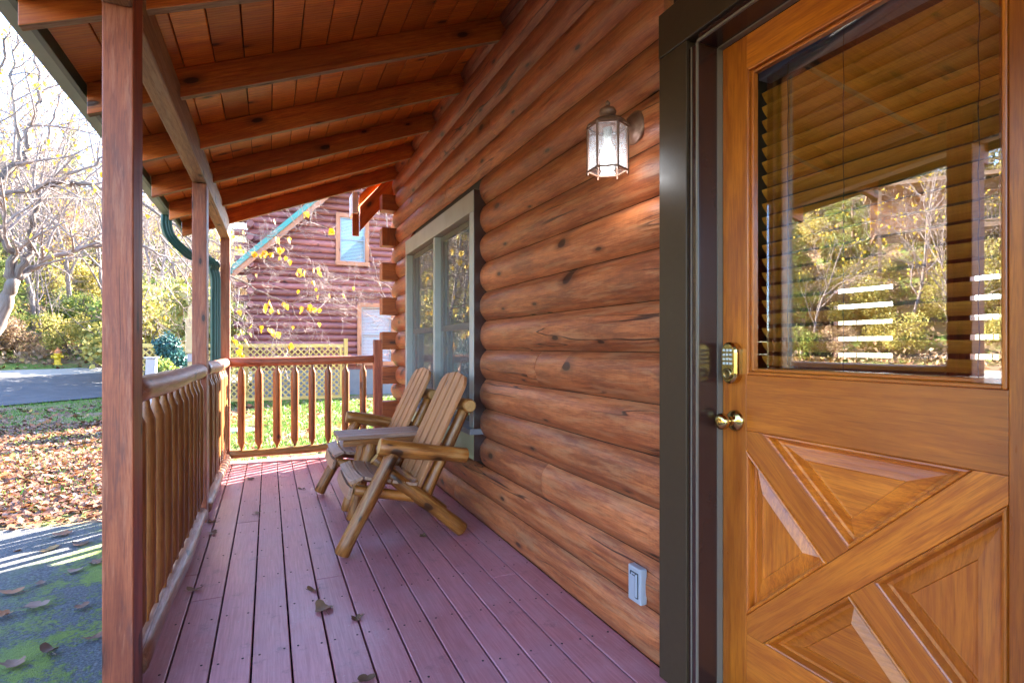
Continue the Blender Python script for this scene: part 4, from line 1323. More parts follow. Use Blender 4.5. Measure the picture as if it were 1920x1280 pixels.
def scatter_leaves(name, regions, mat, seed):
    mb = MB(seed); rg = random.Random(seed)
    for (fx, n, s0, s1, ok) in regions:
        for _ in range(n):
            x, y = fx(rg)
            if not ok(x, y): continue
            z = hgt(x, y) + rg.uniform(0.012, 0.035)
            sz = rg.uniform(s0, s1); a = rg.uniform(0, 6.28)
            tx, ty = rg.uniform(-0.55, 0.55), rg.uniform(-0.55, 0.55)
            ca, sa = math.cos(a), math.sin(a)
            vs = []
            for u, v, lift in ((-1, 0, 0.25), (-0.3, -0.55, 0), (0.5, -0.5, 0.1), (1, 0.1, 0.35), (0.4, 0.6, 0.05), (-0.4, 0.5, 0)):
                X, Y = (u * ca - v * sa) * sz, (u * sa + v * ca) * sz
                vs.append((x + X, y + Y, z + X * tx + Y * ty + lift * sz * rg.uniform(0.2, 1.2)))
            mb.add(vs, [(0, 1, 5), (1, 2, 4, 5), (2, 3, 4)], 0, True, None, rg.random())
    return tag(mb.build(name, mat), kind='stuff')
def under_porch(x, y): return not (-0.55 < x < 7.5 and y < 6.6)
scatter_leaves('leaf_litter', [
    (lambda r: (r.uniform(-5.2, -0.9), 5.75 + abs(r.gauss(0, 0.5)) + r.uniform(0, 3.2)), 14000, 0.022, 0.048, under_porch),
    (lambda r: (r.uniform(-7.5, -1.2), r.uniform(8.5, 13.5)), 11000, 0.024, 0.052, under_porch),
    (lambda r: (r.uniform(-9, 0), r.uniform(12, 17)), 900, 0.05, 0.09, lambda x, y: sdist(x, y) < -8.2),
    (lambda r: (r.uniform(-3.6, -0.6), r.uniform(2.8, 6.0)), 14, 0.02, 0.04, under_porch),
    (lambda r: (r.uniform(-1.4, 5.0), r.uniform(6.8, 16.2)), 2600, 0.035, 0.07, under_porch),
    (lambda r: (r.uniform(-22, 2), r.uniform(10, 42)), 5000, 0.07, 0.13, lambda x, y: sdist(x, y) > 0.2)], M['dryleaf'], 41)
# grass
mb = MB(45); rg = random.Random(45)
def blades(n, fx, h0, h1, ok, dens=None):
    for _ in range(n):
        x, y = fx(rg)
        if not ok(x, y): continue
        if mnoise.noise(Vector((x * 0.9, y * 0.9, 4))) < -0.12 + rg.uniform(-0.25, 0.2): continue
        z = hgt(x, y); a = rg.uniform(0, 6.28); h = rg.uniform(h0, h1); wd = rg.uniform(0.004, 0.009) * (1 + h * 4)
        lx, ly = math.cos(a) * wd, math.sin(a) * wd
        bx2, by2 = rg.uniform(-0.6, 0.6) * h, rg.uniform(-0.6, 0.6) * h
        mb.add([(x - lx, y - ly, z), (x + lx, y + ly, z), (x + bx2, y + by2, z + h)], [(0, 1, 2)], 0, False, None, rg.random())
blades(40000, lambda r: (r.uniform(-1.3, 4.6), r.uniform(6.7, 16.4)), 0.04, 0.10, under_porch)
blades(9000, lambda r: (r.uniform(-8, -1.0), r.uniform(10.5, 20)), 0.04, 0.10, lambda x, y: sdist(x, y) < -8.2)
blades(5000, lambda r: (r.uniform(-20, 0), r.uniform(16, 40)), 0.06, 0.16, lambda x, y: 0.1 < sdist(x, y) < 4)
blades(2500, lambda r: (r.uniform(-4.5, -0.9), r.uniform(6.0, 10)), 0.04, 0.09, under_porch)
tag(mb.build('grass', M['grass']), kind='stuff')

# ------------------------------------------------------------------ trees
def grow(mb, p, d, L, r, level, rg, tips=None, sides=(9, 7, 5, 4, 3), maxl=3, spread=0.8, up=0.15, kids=(6, 6, 5, 4), droop=0.0, m=0):
    """recursive limb; returns nothing, collects tip points"""
    n = 6 if level < 2 else 4
    pts, rad = [Vector(p)], [r]
    dd = Vector(d).normalized()
    step = L / n
    for i in range(n):
        dd = (dd + Vector((rg.gauss(0, 0.16), rg.gauss(0, 0.16), rg.gauss(0, 0.13) + up * 0.25 - droop * (i / n)))).normalized()
        pts.append(pts[-1] + dd * step)
        rad.append(max(r * (1 - 0.75 * (i + 1) / n), 0.0015))
    mb.tube(pts, rad, sides[min(level, 4)], m, False)
    if tips is not None and level >= maxl - 1: tips.extend(pts[2:])
    if level >= maxl: return
    for k in range(kids[min(level, len(kids) - 1)]):
        t = rg.uniform(0.25, 1.0)
        i = min(int(t * n), n - 1)
        q = pts[i].lerp(pts[i + 1], t * n - i)
        base = (pts[i + 1] - pts[i]).normalized()
        side = Vector((rg.gauss(0, 1), rg.gauss(0, 1), rg.gauss(0, 0.8)))
        side = (side - base * side.dot(base)).normalized()
        nd = (base * rg.uniform(0.5, 1.0) + side * spread).normalized()
        grow(mb, q, nd, L * rg.uniform(0.42, 0.68), max(rad[i] * rg.uniform(0.4, 0.6), 0.0018), level + 1, rg, tips, sides, maxl, spread, up, kids, droop, m)

def leaf_quads(mb, pts, n, size, rg, scatter=0.08, hang=True, m=0):
    for _ in range(n):
        p = Vector(rg.choice(pts)) + Vector((rg.gauss(0, scatter), rg.gauss(0, scatter), rg.gauss(0, scatter)))
        one_leaf(mb, p, size * rg.uniform(0.6, 1.25), rg, hang, m)
def one_leaf(mb, p, sz, rg, hang=True, m=0):
    a = rg.uniform(0, 6.28)
    if hang: ax = Vector((rg.gauss(0, 0.35), rg.gauss(0, 0.35), -1)).normalized()
    else: ax = Vector((rg.gauss(0, 1), rg.gauss(0, 1), rg.gauss(0, 1))).normalized()
    sd = ax.cross(Vector((math.cos(a), math.sin(a), 0.3))).normalized()
    nr = ax.cross(sd) * 0.18
    vs = [p, p + ax * sz * 0.3 + sd * sz * 0.46 + nr * sz, p + ax * sz * 0.72 + sd * sz * 0.30 + nr * sz * 0.6, p + ax * sz * 1.12, p + ax * sz * 0.72 - sd * sz * 0.30 + nr * sz * 0.6, p + ax * sz * 0.3 - sd * sz * 0.46 + nr * sz]
    mb.add(vs, [(0, 1, 2, 3), (0, 3, 4, 5)], m, False, None, rg.random())

# the bare redbud left of the porch, with its long limbs reaching past the posts
tr = thing('bare_tree', 'nearest bare tree with pale limbs and last yellow leaves left of the porch', 'tree', (-3.5, 8.0, GZ))
rg = random.Random(77)
mbT = MB(70); mbW = MB(71); tips = []
def limb(pxs, r0, r1, Y0, Y1, twigs=8, tl=0.7, lv=1):
    ctrl = [onY(a, b, Y0 + (Y1 - Y0) * i / (len(pxs) - 1)) for i, (a, b) in enumerate(pxs)]
    pts = smooth_path(ctrl, 6)
    n = len(pts)
    pts = [p + Vector((rg.gauss(0, 0.012), rg.gauss(0, 0.03), rg.gauss(0, 0.012))) if 0 < i < n - 1 else p for i, p in enumerate(pts)]
    mbT.tube(pts, [0.82 * (r0 + (r1 - r0) * (i / (n - 1)) ** 0.8) for i in range(n)], 10 if r0 > 0.03 else 6, 0, True, 0.04 if r0 > 0.03 else 0.0)
    for k in range(twigs):
        i = rg.randrange(int(n * 0.15), n - 1)
        base = (pts[i + 1] - pts[i]).normalized()
        side = Vector((rg.gauss(0, 1), rg.gauss(0, 1), rg.gauss(0.1, 0.9))); side = (side - base * side.dot(base)).normalized()
        rr = r0 + (r1 - r0) * i / n
        grow(mbW, pts[i], base * 0.7 + side * 0.8, tl * rg.uniform(0.6, 1.3), max(rr * 0.42, 0.004), lv, rg, tips, maxl=3, kids=(5, 5, 4, 3), up=0.1)
    return pts
limb([(-130, 900), (-70, 740), (0, 592), (26, 526)], 0.11, 0.072, 8.0, 8.0, 0)
limb([(26, 526), (16, 470), (-8, 420), (-30, 330), (-20, 200), (20, 60)], 0.062, 0.012, 8.0, 7.6, 12, 0.9)
limb([(26, 526), (60, 500), (120, 475), (190, 458), (262, 462), (330, 498), (366, 560)], 0.050, 0.008, 8.0, 8.3, 16, 0.8)
limb([(30, 522), (55, 470), (64, 420), (72, 372), (66, 320), (90, 250), (120, 170)], 0.050, 0.010, 8.0, 8.4, 14, 0.8)
limb([(-40, 385), (0, 368), (95, 345), (190, 300), (262, 262)], 0.045, 0.008, 7.8, 8.2, 14, 0.8)
limb([(66, 352), (130, 344), (190, 352), (300, 402), (380, 470), (440, 520), (520, 560), (596, 592)], 0.036, 0.006, 8.1, 7.7, 22, 0.55)
limb([(-20, 345), (36, 300), (54, 250), (74, 175), (70, 90), (110, 20)], 0.050, 0.010, 7.8, 8.6, 16, 0.9)
limb([(36, 300), (30, 220), (22, 130), (40, 40)], 0.030, 0.008, 7.8, 7.5, 12, 0.8)
limb([(190, 352), (320, 372), (440, 430), (520, 446), (592, 412)], 0.018, 0.004, 8.2, 7.6, 14, 0.45)
limb([(300, 402), (400, 455), (470, 480), (545, 500), (600, 515)], 0.013, 0.004, 8.0, 7.7, 12, 0.4)
limb([(330, 430), (425, 545), (480, 600), (535, 606)], 0.012, 0.0035, 8.0, 7.8, 8, 0.35)
limb([(300, 440), (400, 560), (450, 610), (500, 645), (545, 652)], 0.011, 0.0035, 8.1, 7.9, 8, 0.35)
limb([(190, 458), (262, 500), (330, 560), (362, 610)], 0.015, 0.004, 8.2, 8.4, 10, 0.4)
mbT.build('trunk', M['bark'], tr)
mbW.build('branches', M['twig'], tr)
mbL = MB(72)
for px, py in [(520, 455), (513, 478), (543, 455), (503, 475), (527, 470), (571, 406), (628, 438), (556, 512), (570, 514), (594, 512), (495, 576), (506, 572), (531, 574), (563, 578), (578, 578), (596, 580), (505, 624), (516, 630), (492, 616), (541, 648), (436, 640), (452, 655), (464, 645), (450, 668), (497, 480), (475, 478), (145, 150), (20, 115), (8, 285), (150, 295), (60, 440), (175, 345)]:
    for _ in range(2 if px > 430 else 1):
        one_leaf(mbL, onY(px + rg.uniform(-5, 5), py + rg.uniform(-5, 5) - 6, 7.8), rg.uniform(0.06, 0.10), rg)
leaf_quads(mbL, tips, 110, 0.065, rg, 0.03)
mbL.build('leaves', M['yleaf'], tr)

# a slender bare sapling behind the far corner of the cabin
t2 = thing('bare_sapling', 'white stemmed bare sapling in front of the neighbouring cabin near the log corner', 'tree', (1.9, 9.5, GZ))
mbT = MB(73); mbW = MB(74); tips2 = []
limb([(790, 760), (775, 640), (757, 560), (735, 470), (720, 380)], 0.022, 0.008, 9.5, 9.5, 10, 0.5)
limb([(757, 560), (715, 530), (686, 524), (655, 520), (600, 530)], 0.014, 0.004, 9.5, 9.3, 10, 0.4)
limb([(735, 590), (712, 535), (700, 485), (685, 440), (680, 380)], 0.012, 0.004, 9.5, 9.2, 9, 0.4)
limb([(757, 600), (690, 590), (640, 560), (600, 560)], 0.010, 0.003, 9.5, 9.0, 8, 0.35)
mbT.build('trunk', M['twig'], t2); mbW.build('branches', M['twig'], t2)

# wooded hillside beyond the road
def clump_crown(mb, blobs, n, size, rg, needle=False):
    for _ in range(n):
        c, r = blobs[rg.randrange(len(blobs))]
        v = Vector((rg.gauss(0, 1), rg.gauss(0, 1), rg.gauss(0, 1))).normalized() * (rg.random() ** 0.45)
        p = Vector(c) + Vector((v.x * r[0], v.y * r[1], v.z * r[2]))
        if needle:
            for q in range(3):
                a = Vector((rg.gauss(0, 1), rg.gauss(0, 1), rg.gauss(0.35, 0.6))).normalized() * size * rg.uniform(0.7, 1.4)
                s_ = a.cross(Vector((rg.gauss(0, 1), rg.gauss(0, 1), rg.gauss(0, 1)))).normalized() * size * 0.10
                mb.add([p - s_, p + s_, p + a], [(0, 1, 2)], 0, False, None, rg.random())
        else:
            one_leaf(mb, p, size * rg.uniform(0.6, 1.4), rg, False)
def make_bush(seed, mat, n=4200, size=0.075, wd=1.3, ht=1.5):
    rg = random.Random(seed); mb = MB(seed); blobs = []
    for k in range(9):
        a = rg.uniform(0, 6.28); q = rg.uniform(0.1, 0.75) * wd
        blobs.append(((math.cos(a) * q, math.sin(a) * q, rg.uniform(0.3, 0.9) * ht), (wd * rg.uniform(0.3, 0.5), wd * rg.uniform(0.3, 0.5), ht * rg.uniform(0.25, 0.42))))
    clump_crown(mb, blobs, n, size, rg)
    st = MB(seed + 1)
    for k in range(6):
        grow(st, (rg.uniform(-.15, .15), rg.uniform(-.15, .15), -0.1), (rg.gauss(0, .5), rg.gauss(0, .5), 1), ht * 1.1, 0.03, 2, rg, None, maxl=3, kids=(4, 4, 4, 4))
    return mb, st
def make_pine(seed, ht=7.0, wd=1.7, n=2600):
    rg = random.Random(seed); mb = MB(seed); tk = MB(seed + 1)
    tk.tube([(0, 0, -0.2), (0.03, 0.02, ht * 0.5), (0, 0.05, ht)], [0.13, 0.08, 0.015], 8, 0, False)
    z = ht * 0.12
    pts = []
    while z < ht:
        f = 1 - (z / ht) ** 1.3
        for k in range(rg.randint(4, 6)):
            a = rg.uniform(0, 6.28); L = wd * f * rg.uniform(0.6, 1.1) + 0.15
            e = Vector((math.cos(a) * L, math.sin(a) * L, z + L * rg.uniform(-0.05, 0.35)))
            tk.tube([(0, 0, z), e * 0.5 + Vector((0, 0, z * 0.5 - L * 0.05)), e], [0.025, 0.015, 0.005], 4, 0, False)
            for q in range(7):
                t = rg.uniform(0.3, 1.05); pts.append(Vector((0, 0, z)).lerp(e, t))
        z += ht * 0.055
    for _ in range(n):
        p = rg.choice(pts) + Vector((rg.gauss(0, 0.10), rg.gauss(0, 0.10), rg.gauss(0, 0.08)))
        r0 = rg.random()
        for q in range(3):
            a = Vector((rg.gauss(0, 1), rg.gauss(0, 1), rg.gauss(0.3, 0.6))).normalized() * rg.uniform(0.16, 0.30)
            s_ = a.cross(Vector((rg.gauss(0, 1), rg.gauss(0, 1), rg.gauss(0, 1)))).normalized() * 0.022
            mb.add([p - s_, p + s_, p + a], [(0, 1, 2)], 0, False, None, min(1, max(0, r0 + rg.uniform(-.15, .15))))
    return mb, tk
def make_bare(seed, ht=7.5, leafn=60):
    rg = random.Random(seed); tk = MB(seed); mb = MB(seed + 1); tp = []
    grow(tk, (0, 0, -0.2), (rg.gauss(0, .1), rg.gauss(0, .1), 1), ht, 0.085, 0, rg, tp, maxl=3, spread=0.75, up=0.25, kids=(13, 8, 6, 4))
    leaf_quads(mb, tp, leafn, 0.13, rg, 0.08)
    return mb, tk
def proto(name, cat, mb, tk, mat, trunkmat, crown='crown', stem='trunk'):
    r = thing(name, None, cat)
    mb.build(crown, mat, r)
    tk.build(stem, trunkmat, r)
    return r
def copy_tree(o):
    c = o.copy(); COL.objects.link(c)
    for ch in [q for q in bpy.data.objects if q.parent == o]:
        d = ch.copy(); COL.objects.link(d); d.parent = c
    return c
used = set()
def plant(pr, x, y, sc, rz, label, group, zoff=0.0):
    o = pr if pr.name not in used else copy_tree(pr)
    used.add(pr.name)
    o.location = (x, y, hgt(x, y) + zoff); o.scale = (sc, sc, sc * 1.0); o.rotation_euler = (0, 0, rz)
    tag(o, label, None, group)
    return o
bushes = [proto('shrub', 'shrub', *make_bush(1000, 0), M['fol_green'], M['dbark'], 'foliage', 'stems'),
          proto('shrub', 'shrub', *make_bush(1010, 0), M['fol_olive'], M['dbark'], 'foliage', 'stems'),
          proto('shrub', 'shrub', *make_bush(1020, 0), M['fol_tan'], M['dbark'], 'foliage', 'stems')]
pines = [proto('pine_tree', 'tree', *make_pine(1100), M['needle'], M['dbark']), proto('pine_tree', 'tree', *make_pine(1110, 5.5, 1.9, 2400), M['needle'], M['dbark'])]
bares = [proto('bare_tree', 'tree', *make_bare(1200, 7.5, 170), M['yleaf'], M['twig']), proto('bare_tree', 'tree', *make_bare(1210, 8.5, 150), M['yleaf'], M['twig'])]
rg = random.Random(5)
def slopept(s, t): return (-9 - 0.7318 * s + 0.6817 * t, 27 + 0.6817 * s + 0.7318 * t)
blabel = ['dark green leafy shrub in the thicket across the road', 'yellow olive shrub in the thicket across the road', 'dry brown shrub in the thicket across the road']
for row, (s, n, sc) in enumerate(((3.2, 26, 1.0), (6.0, 24, 1.2), (9.5, 22, 1.4), (14, 20, 1.6), (19, 18, 1.8), (25, 16, 2.2))):
    for i in range(n):
        t = -30 + 62 * (i + rg.uniform(0.1, 0.9)) / n
        x, y = slopept(s + rg.uniform(-1.2, 1.2), t)
        if x > -2.5 and y < 30: continue
        k = rg.choice((0, 1, 1, 2, 0, 1))
        plant(bushes[k], x, y, sc * rg.uniform(0.8, 1.25), rg.uniform(0, 6.28), blabel[k], ['green shrubs across the road', 'olive shrubs across the road', 'brown shrubs across the road'][k])
for i in range(22):
    s, t = rg.uniform(4, 22), rg.uniform(-28, 26)
    x, y = slopept(s, t)
    plant(pines[i % 2], x, y, rg.uniform(0.7, 1.25), rg.uniform(0, 6.28), 'green pine tree standing on the wooded bank across the road', 'pines on the bank across the road')
for i in range(30):
    s, t = rg.uniform(3, 26), -28 + 60 * (i + rg.random()) / 30
    x, y = slopept(s, t)
    plant(bares[i % 2], x, y, rg.uniform(0.8, 1.3), rg.uniform(0, 6.28), 'distant bare tree with pale twigs on the wooded bank across the road', 'bare trees on the bank across the road')
for i in range(14):
    x, y = slopept(rg.uniform(1.6, 4.5), -24 + 50 * (i + rg.random()) / 14)
    plant(bares[i % 2], x, y, rg.uniform(0.45, 0.75), rg.uniform(0, 6.28), 'low bare tree with pale twigs at the foot of the bank along the road', 'low bare trees along the road')
for i, (ang, D, sc) in enumerate(((-19.5, 37, 1.5), (-17, 36, 1.35), (-14.5, 38, 1.5), (-21.5, 37, 1.3), (-12, 38, 1.4), (-9.5, 36, 1.3), (-23, 36, 1.2), (-16, 40, 1.2), (-7, 40, 1.3))):
    plant(bares[i % 2], D * math.sin(R(ang)), D * math.cos(R(ang)), sc, i * 2.1, 'tall bare tree with a few yellow leaves on the bank behind the hydrant', 'tall bare trees behind the hydrant')
# trees behind the neighbouring cabin
for i, (x, y, k) in enumerate(((-3.2, 24.5, 1), (-2.2, 27.5, 0), (-4.5, 27.5, 1), (-0.8, 31, 0), (1.5, 34, 1), (-6, 31, 0), (-3.5, 34, 1), (4, 37, 0))):
    plant(bushes[k], x, y, rg.uniform(1.6, 2.3), rg.uniform(0, 6), ['dark leafy shrub beside the neighbouring cabin', 'yellow green shrub beside the neighbouring cabin'][1 - k if k else 0] if False else ('yellow olive shrub behind the lattice fence by the neighbouring cabin' if k else 'green shrub behind the lattice fence by the neighbouring cabin'), 'olive shrubs by the neighbouring cabin' if k else 'green shrubs by the neighbouring cabin')
for i, (x, y) in enumerate(((-2.0, 30), (-4.8, 25), (0.5, 36), (-7, 36), (3, 40))):
    plant(bares[i % 2], x, y, 1.2, i * 1.3, 'bare tree with pale twigs rising beside the neighbouring cabin', 'bare trees by the neighbouring cabin')
# undergrowth covering the bank
mb = MB(60); rg = random.Random(60)
for _ in range(26000):
    s, t = 1.5 + 34 * rg.random() ** 1.4, rg.uniform(-34, 36)
    x, y = slopept(s, t)
    if x > -2.5 and y < 30: continue
    one_leaf(mb, Vector((x, y, hgt(x, y) + abs(rg.gauss(0, 0.28)))), rg.uniform(0.10, 0.24), rg, False)
tag(mb.build('undergrowth', M['fol_tan']), kind='stuff')
# trimmed shrubs seen over the rail
for px, py, Y, w_, h_, mat, nm, label in ((318, 668, 13.5, 0.42, 0.62, 'fol_blue', 'round_shrub', 'blue green trimmed shrub seen between the first and second posts'), (318, 706, 12.0, 0.40, 0.50, 'fol_green', 'round_shrub', 'low bright green shrub in front of the blue green one')):
    p = onY(px, py, Y)
    rr = thing(nm, label, 'shrub', (p.x, p.y, hgt(p.x, p.y)))
    rg2 = random.Random(int(px + py)); m1 = MB(7)
    zb = p.z - 0.12
    g0 = hgt(p.x, p.y); top_ = zb + h_
    blobs = [((p.x + rg2.uniform(-.4, .4) * w_, p.y + rg2.uniform(-.4, .4) * w_, g0 + 0.15 + (top_ - g0 - 0.32) * (q_ + 0.5) / 14), (w_ * .62, w_ * .62, h_ * .36)) for q_ in range(14)]
    clump_crown(m1, blobs, 6500, 0.055, rg2)
    m1.build('foliage', M[mat], rr)
    m2 = MB(8)
    for q in range(5): m2.tube([(p.x + rg2.uniform(-.05, .05), p.y, GZ - 0.05), (p.x + rg2.uniform(-.2, .2), p.y + rg2.uniform(-.2, .2), zb + h_ * .5)], [0.03, 0.012], 6)
    m2.build('stems', M['dbark'], rr)

# ------------------------------------------------------------------ hydrant, boxes
hp = ghit(108, 684)
hy = thing('fire_hydrant', 'yellow fire hydrant with an orange bonnet on the far verge', 'hydrant', hp)
k_ = 0.95
mb = MB(650); mb.lathe(hp, [(0.17, 0), (0.17, 0.05), (0.12, 0.06), (0.115, 0.45), (0.14, 0.46), (0.14, 0.50), (0.0, 0.505)], 16)
mb.build('barrel', M['hydrant'], hy)
mb = MB(651); mb.lathe(hp + Vector((0, 0, 0.5)), [(0.135, 0.005), (0.13, 0.06), (0.10, 0.14), (0.05, 0.18), (0.035, 0.19), (0.035, 0.25), (0.0, 0.255)], 16)
mb.build('bonnet', M['hydcap'], hy)
for sgn in (-1, 1):
    mb = MB(652); mb.lathe(hp + Vector((sgn * 0.10, 0, 0.36)), [(0.055, 0), (0.055, 0.07 * sgn), (0.07, 0.075 * sgn), (0.07, 0.12 * sgn), (0.0, 0.125 * sgn)], 12, 0, (1, 0, 0))
    mb.build('side_outlet', M['hydrant'], hy)
mb = MB(653); mb.lathe(hp + Vector((0, -0.10, 0.33)), [(0.075, 0), (0.075, -0.08), (0.09, -0.085), (0.09, -0.13), (0.0, -0.135)], 12, 0, (0, 1, 0))
mb.build('front_outlet', M['hydrant'], hy)
up = thing('utility_post', 'slim tan utility post with a long box just left of the middle porch post', 'post', (-1.0, 9.0, GZ))
a, b = onY(357, 575, 9.0), onY(357, 700, 9.0)
mb = MB(660); mb.bx(a.x - 0.035, a.x + 0.035, 9.0, 9.07, GZ - 0.05, a.z); mb.build('post', M['tanbox'], up, 0.005)
a, b = onY(357, 597, 8.96), onY(357, 662, 8.96)
mb = MB(661); mb.bx(a.x - 0.055, a.x + 0.075, 8.87, 8.998, b.z, a.z); mb.build('box', M['tanbox'], up, 0.008)
mb = MB(662); mb.bx(a.x - 0.03, a.x + 0.05, 8.90, 8.99, b.z - 0.12, b.z - 0.002); mb.build('conduit', M['greybox'], up, 0.006)
a = onY(282, 672, 11.0)
gp = thing('utility_pedestal', 'pale grey sloping utility pedestal behind the top rail beside the shrubs', 'utility box', (a.x, 11.0, GZ))
mb = MB(663)
mb.prism([(a.x - 0.10, 10.9, GZ - 0.05), (a.x + 0.06, 10.9, GZ - 0.05), (a.x + 0.09, 10.9, a.z), (a.x - 0.05, 10.9, a.z)], (0, 1, 0), 0.2)
mb.build('cabinet', M['greybox'], gp, 0.01)
mb = MB(664); mb.box((a.x + 0.02, 11.0, a.z + 0.015), (0.19, 0.24, 0.028)); mb.build('lid', M['greybox'], gp, 0.006)
p = onZ(450, 806, GZ + 0.03)
o = MB(665); o.lathe((p.x, p.y, GZ - 0.01), [(0.28, 0), (0.27, 0.045), (0.24, 0.055), (0.0, 0.058)], 16)
tag(o.build('stepping_stone', M['concrete']), 'flat grey stepping stone on the lawn behind the far railing', 'stone')

# ------------------------------------------------------------------ neighbouring cabin
NY = 18.0
nc = thing('neighbour_cabin', 'purple brown log cabin with teal roof edges beyond the lawn', 'cabin', (3.0, NY, GZ))
NX0, NX1 = -0.5, 4.8
RS = 0.985
def rakez(x): return 3.56 + (x + 0.76) * RS
mb = MB(680)
z = 0.62
k = 0
wins = [(1.93, 2.95, 3.78, 5.42), (2.58, 3.78, 0.62, 2.62)]
while z < 6.8:
    a, b = NX0, NX1
    sp = [(a, b)]
    for (w0, w1, q0, q1) in wins:
        if z + 0.195 > q0 + 0.03 and z < q1 - 0.03:
            out = []
            for p_, q_ in sp:
                if p_ < w0: out.append((p_, min(q_, w0 + 0.04)))
                if q_ > w1: out.append((max(p_, w1 - 0.04), q_))
            sp = out
    for p_, q_ in sp:
        n = 12
        seg = [(p_ + (q_ - p_) * i / n, NY + 0.04 + mb.rng.uniform(-0.006, 0.006), z + 0.098) for i in range(n + 1)]
        mb.tube(seg, 0.106, 12)
    z += 0.195; k += 1
mb.build('log_wall', M['nlog'], nc)
mb = MB(681)
mb.bx(NX0 + 0.1, NX1, NY + 0.07, NY + 0.12, 0.5, 6.8)
mb.bx(NX0, NX0 + 0.1, NY + 0.2, NY + 8, 0.5, 6.8); mb.bx(NX1 - 0.1, NX1, NY + 0.2, NY + 8, 0.5, 6.8); mb.bx(NX0, NX1, NY + 8, NY + 8.1, 0.5, 6.8)
mb.build('wall_core', M['nlog'], nc)
mb = MB(682); mb.bx(NX0 + 0.05, NX1, NY + 0.02, NY + 0.25, -0.7, 0.50)
mb.build('foundation', M['concrete'], nc)
for k in range(31):
    mb = MB(690 + k); z = 0.70 + k * 0.195
    if k % 2 == 0: mb.log((NX0 - 0.42, NY + 0.10, z), (NX0 + 0.1, NY + 0.10, z), 0.10, 0.10, 10, 0, None, 3)
    else: mb.log((NX0 + 0.02, NY - 0.40, z), (NX0 + 0.02, NY + 0.3, z), 0.10, 0.10, 10, 0, None, 3)
    mb.build('corner_log', M['nlog'], nc)
for (w0, w1, q0, q1) in wins:
    mb = MB(710); fw = 0.13; yf = NY - 0.10
    mb.bx(w0, w0 + fw, yf, NY + 0.06, q0 + fw, q1 - fw); mb.bx(w1 - fw, w1, yf, NY + 0.06, q0 + fw, q1 - fw)
    mb.bx(w0, w1, yf - 0.003, NY + 0.06, q1 - fw, q1); mb.bx(w0 - 0.02, w1 + 0.02, yf - 0.01, NY + 0.06, q0, q0 + fw)
    wf = mb.build('window', M['ntrim'], nc, 0.006)
    mb = MB(711)
    x0, x1, z0, z1 = w0 + fw, w1 - fw, q0 + fw, q1 - fw
    zm = (z0 + z1) / 2
    s_ = 0.035
    for (a0, a1, b0, b1) in ((x0, x0 + s_, z0, z1), (x1 - s_, x1, z0, z1), (x0 + s_, x1 - s_, z1 - s_, z1), (x0 + s_, x1 - s_, z0, z0 + s_), (x0 + s_, x1 - s_, zm - s_ / 2, zm + s_ / 2)):
        mb.bx(a0, a1, NY - 0.055, NY - 0.02, b0, b1)
    mb.build('sash', M['greybox'], wf, 0.003)
    mb = MB(712); mb.bx(x0 + s_, x1 - s_, NY - 0.035, NY - 0.03, z0 + s_, z1 - s_); mb.build('pane', glassmat('neighbour glass', 0.0), wf)
    mb = MB(713)
    zz = z0
    while zz < z1: mb.box(((x0 + x1) / 2, NY + 0.02, zz), (x1 - x0, 0.04, 0.003), Matrix.Rotation(R(60), 3, 'X')); zz += 0.045
    mb.build('blind', M['nblind'], wf)
mb = MB(720)
e0, e1 = (-0.95, rakez(-0.95)), (4.3, rakez(4.3))
slab(mb, e0, e1, NY - 0.45, NY - 0.07, 0.10)
mb.build('lower_roof', M['shingle'], nc)
mb = MB(719)
for y0, y1, z0, z1 in ((NY - 0.6, NY + 4.0, 6.75, 9.4), (NY + 8.7, NY + 4.02, 6.75, 9.4)):
    mb.prism([(NX0 - 0.6, y0, z0), (NX0 - 0.6, y1, z1), (NX0 - 0.6, y1, z1 + 0.15), (NX0 - 0.6, y0, z0 + 0.15)], (1, 0, 0), NX1 - NX0 + 1.2)
mb.build('roof', M['shingle'], nc)
mb = MB(721)
def raked(mb, y0, th, dz0, dz1):
    mb.prism([(e0[0], y0, e0[1] + dz0), (4.3, y0, e1[1] + dz0), (4.3, y0, e1[1] + dz1), (e0[0], y0, e0[1] + dz1)], (0, 1, 0), th)
raked(mb, NY - 0.50, 0.045, -0.02, 0.17)
mb.build('rake_trim', M['ngreen'], nc)
mb = MB(722); raked(mb, NY - 0.46, 0.03, -0.22, -0.025)
mb.build('barge_board', M['ntrim'], nc)
mb = MB(723); mb.bx(-1.05, -0.93, NY - 0.5, NY - 0.06, e0[1] - 0.06, e0[1] + 0.08)
mb.build('gutter', M['ngreen'], nc)

# lattice fence
FY = 16.5
lf = thing('lattice_fence', 'yellow wooden lattice fence panel in front of the neighbouring cabin', 'fence', (0.5, FY, GZ))
fx0, fx1, fz0, fz1 = -3.2, 1.99, -0.16, 1.20
mb = MB(730)
stp = 0.16
q = fx0 - (fz1 - fz0)
rng_ = []
while q < fx1:
    for sg in (1, -1):
        # strip from (q, fz0) rising to the right, or mirrored
        a, b = q, q + (fz1 - fz0)
        x_a, x_b = max(a, fx0), min(b, fx1)
        if x_b - x_a > 0.03:
            za, zb = fz0 + (x_a - a), fz0 + (x_b - a)
            if sg < 0: za, zb = fz1 - (x_a - a), fz1 - (x_b - a)
            mb.bar((x_a, FY + sg * 0.006, za), (x_b, FY + sg * 0.006, zb), 0.011, 0.034, (0, 0, 1))
    q += stp
mb.build('lattice_panel', M['lattice'], lf)
mb = MB(731)
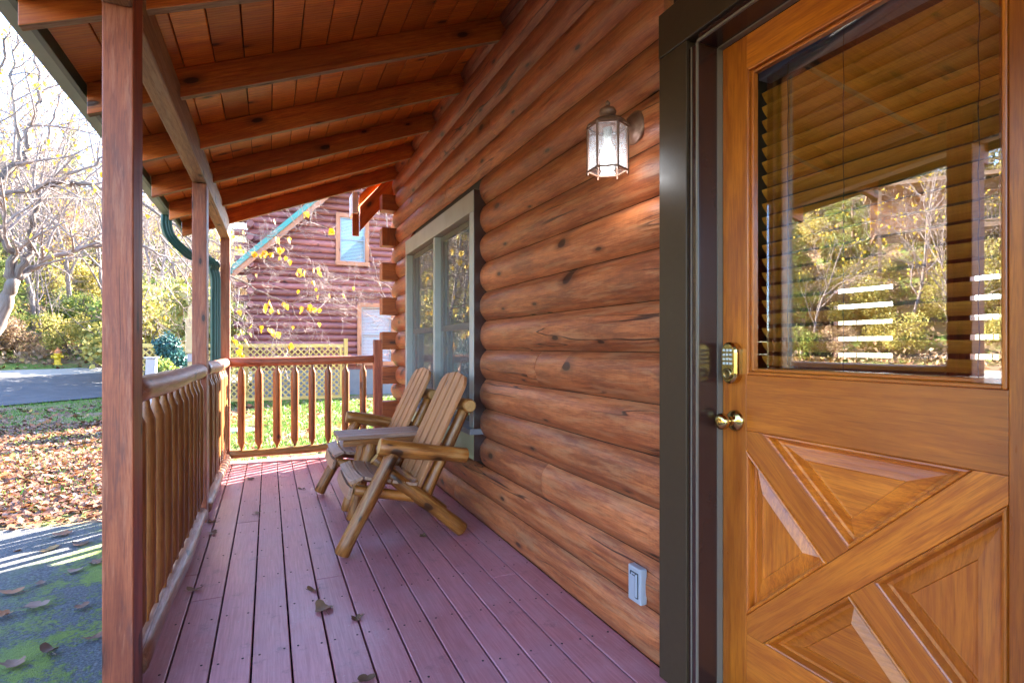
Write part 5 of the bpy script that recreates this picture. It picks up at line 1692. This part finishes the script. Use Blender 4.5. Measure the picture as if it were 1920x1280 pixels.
mb.bx(fx0, fx1, FY - 0.04, FY + 0.04, 1.205, 1.30); mb.bx(fx0, fx1, FY - 0.035, FY + 0.035, -0.25, -0.165)
mb.bx(1.88, 1.955, FY - 0.03, FY + 0.03, -0.164, 1.204)
mb.build('fence_frame', M['lattice'], lf, 0.004)
for i, xq in enumerate((2.005, -0.6, -3.25)):
    mb = MB(732 + i); mb.bx(xq - 0.01, xq + 0.10, FY + 0.045 if i else FY - 0.05, FY + 0.14 if i else FY + 0.05, GZ - 0.1, 1.46 if i == 0 else 1.30)
    mb.build('fence_post', M['lattice'], lf, 0.006)

# railed timber deck up on the bank (it shows in the door glass)
hx, hyy = -27.0, 25.0
hz = hgt(hx, hyy)
hd = thing('hillside_deck', 'brown timber deck with slatted railing high on the wooded bank', 'deck', (hx, hyy, hz))
mb = MB(750)
ft = hz + 2.6
rot = Matrix.Rotation(R(40), 3, 'Z')
def W(x, y, z): return Vector((hx, hyy, 0)) + rot @ Vector((x, y, 0)) + Vector((0, 0, z))
mb.box(W(0, 0, ft), (7, 3.2, 0.22), rot); mb.build('deck_floor', M['greydeck'], hd)
for xx in (-3.3, -1.1, 1.1, 3.3):
    mb = MB(751); mb.box(W(xx, -1.45, (ft + 2.4 + hz - 1.5) / 2), (0.16, 0.16, ft + 2.4 - hz + 1.5), rot); mb.build('support_post', M['greydeck'], hd)
mb = MB(752); mb.box(W(0, -1.45, ft + 1.0), (6.4, 0.12, 0.10), rot); mb.box(W(0, -1.45, ft + 0.25), (6.4, 0.10, 0.08), rot)
for i in range(40): mb.box(W(-3.15 + i * 0.16, -1.44, ft + 0.62), (0.05, 0.05, 0.66), rot)
mb.build('deck_railing', M['greydeck'], hd)
mb = MB(753); mb.box(W(0, 0.2, ft + 2.6), (7.6, 4.2, 0.2), rot); mb.build('deck_roof', M['greydeck'], hd)
mb = MB(754); mb.box(W(0, 1.75, ft + 1.2), (7.0, 0.2, 2.6), rot); mb.build('house_wall', M['ntrim'], hd)
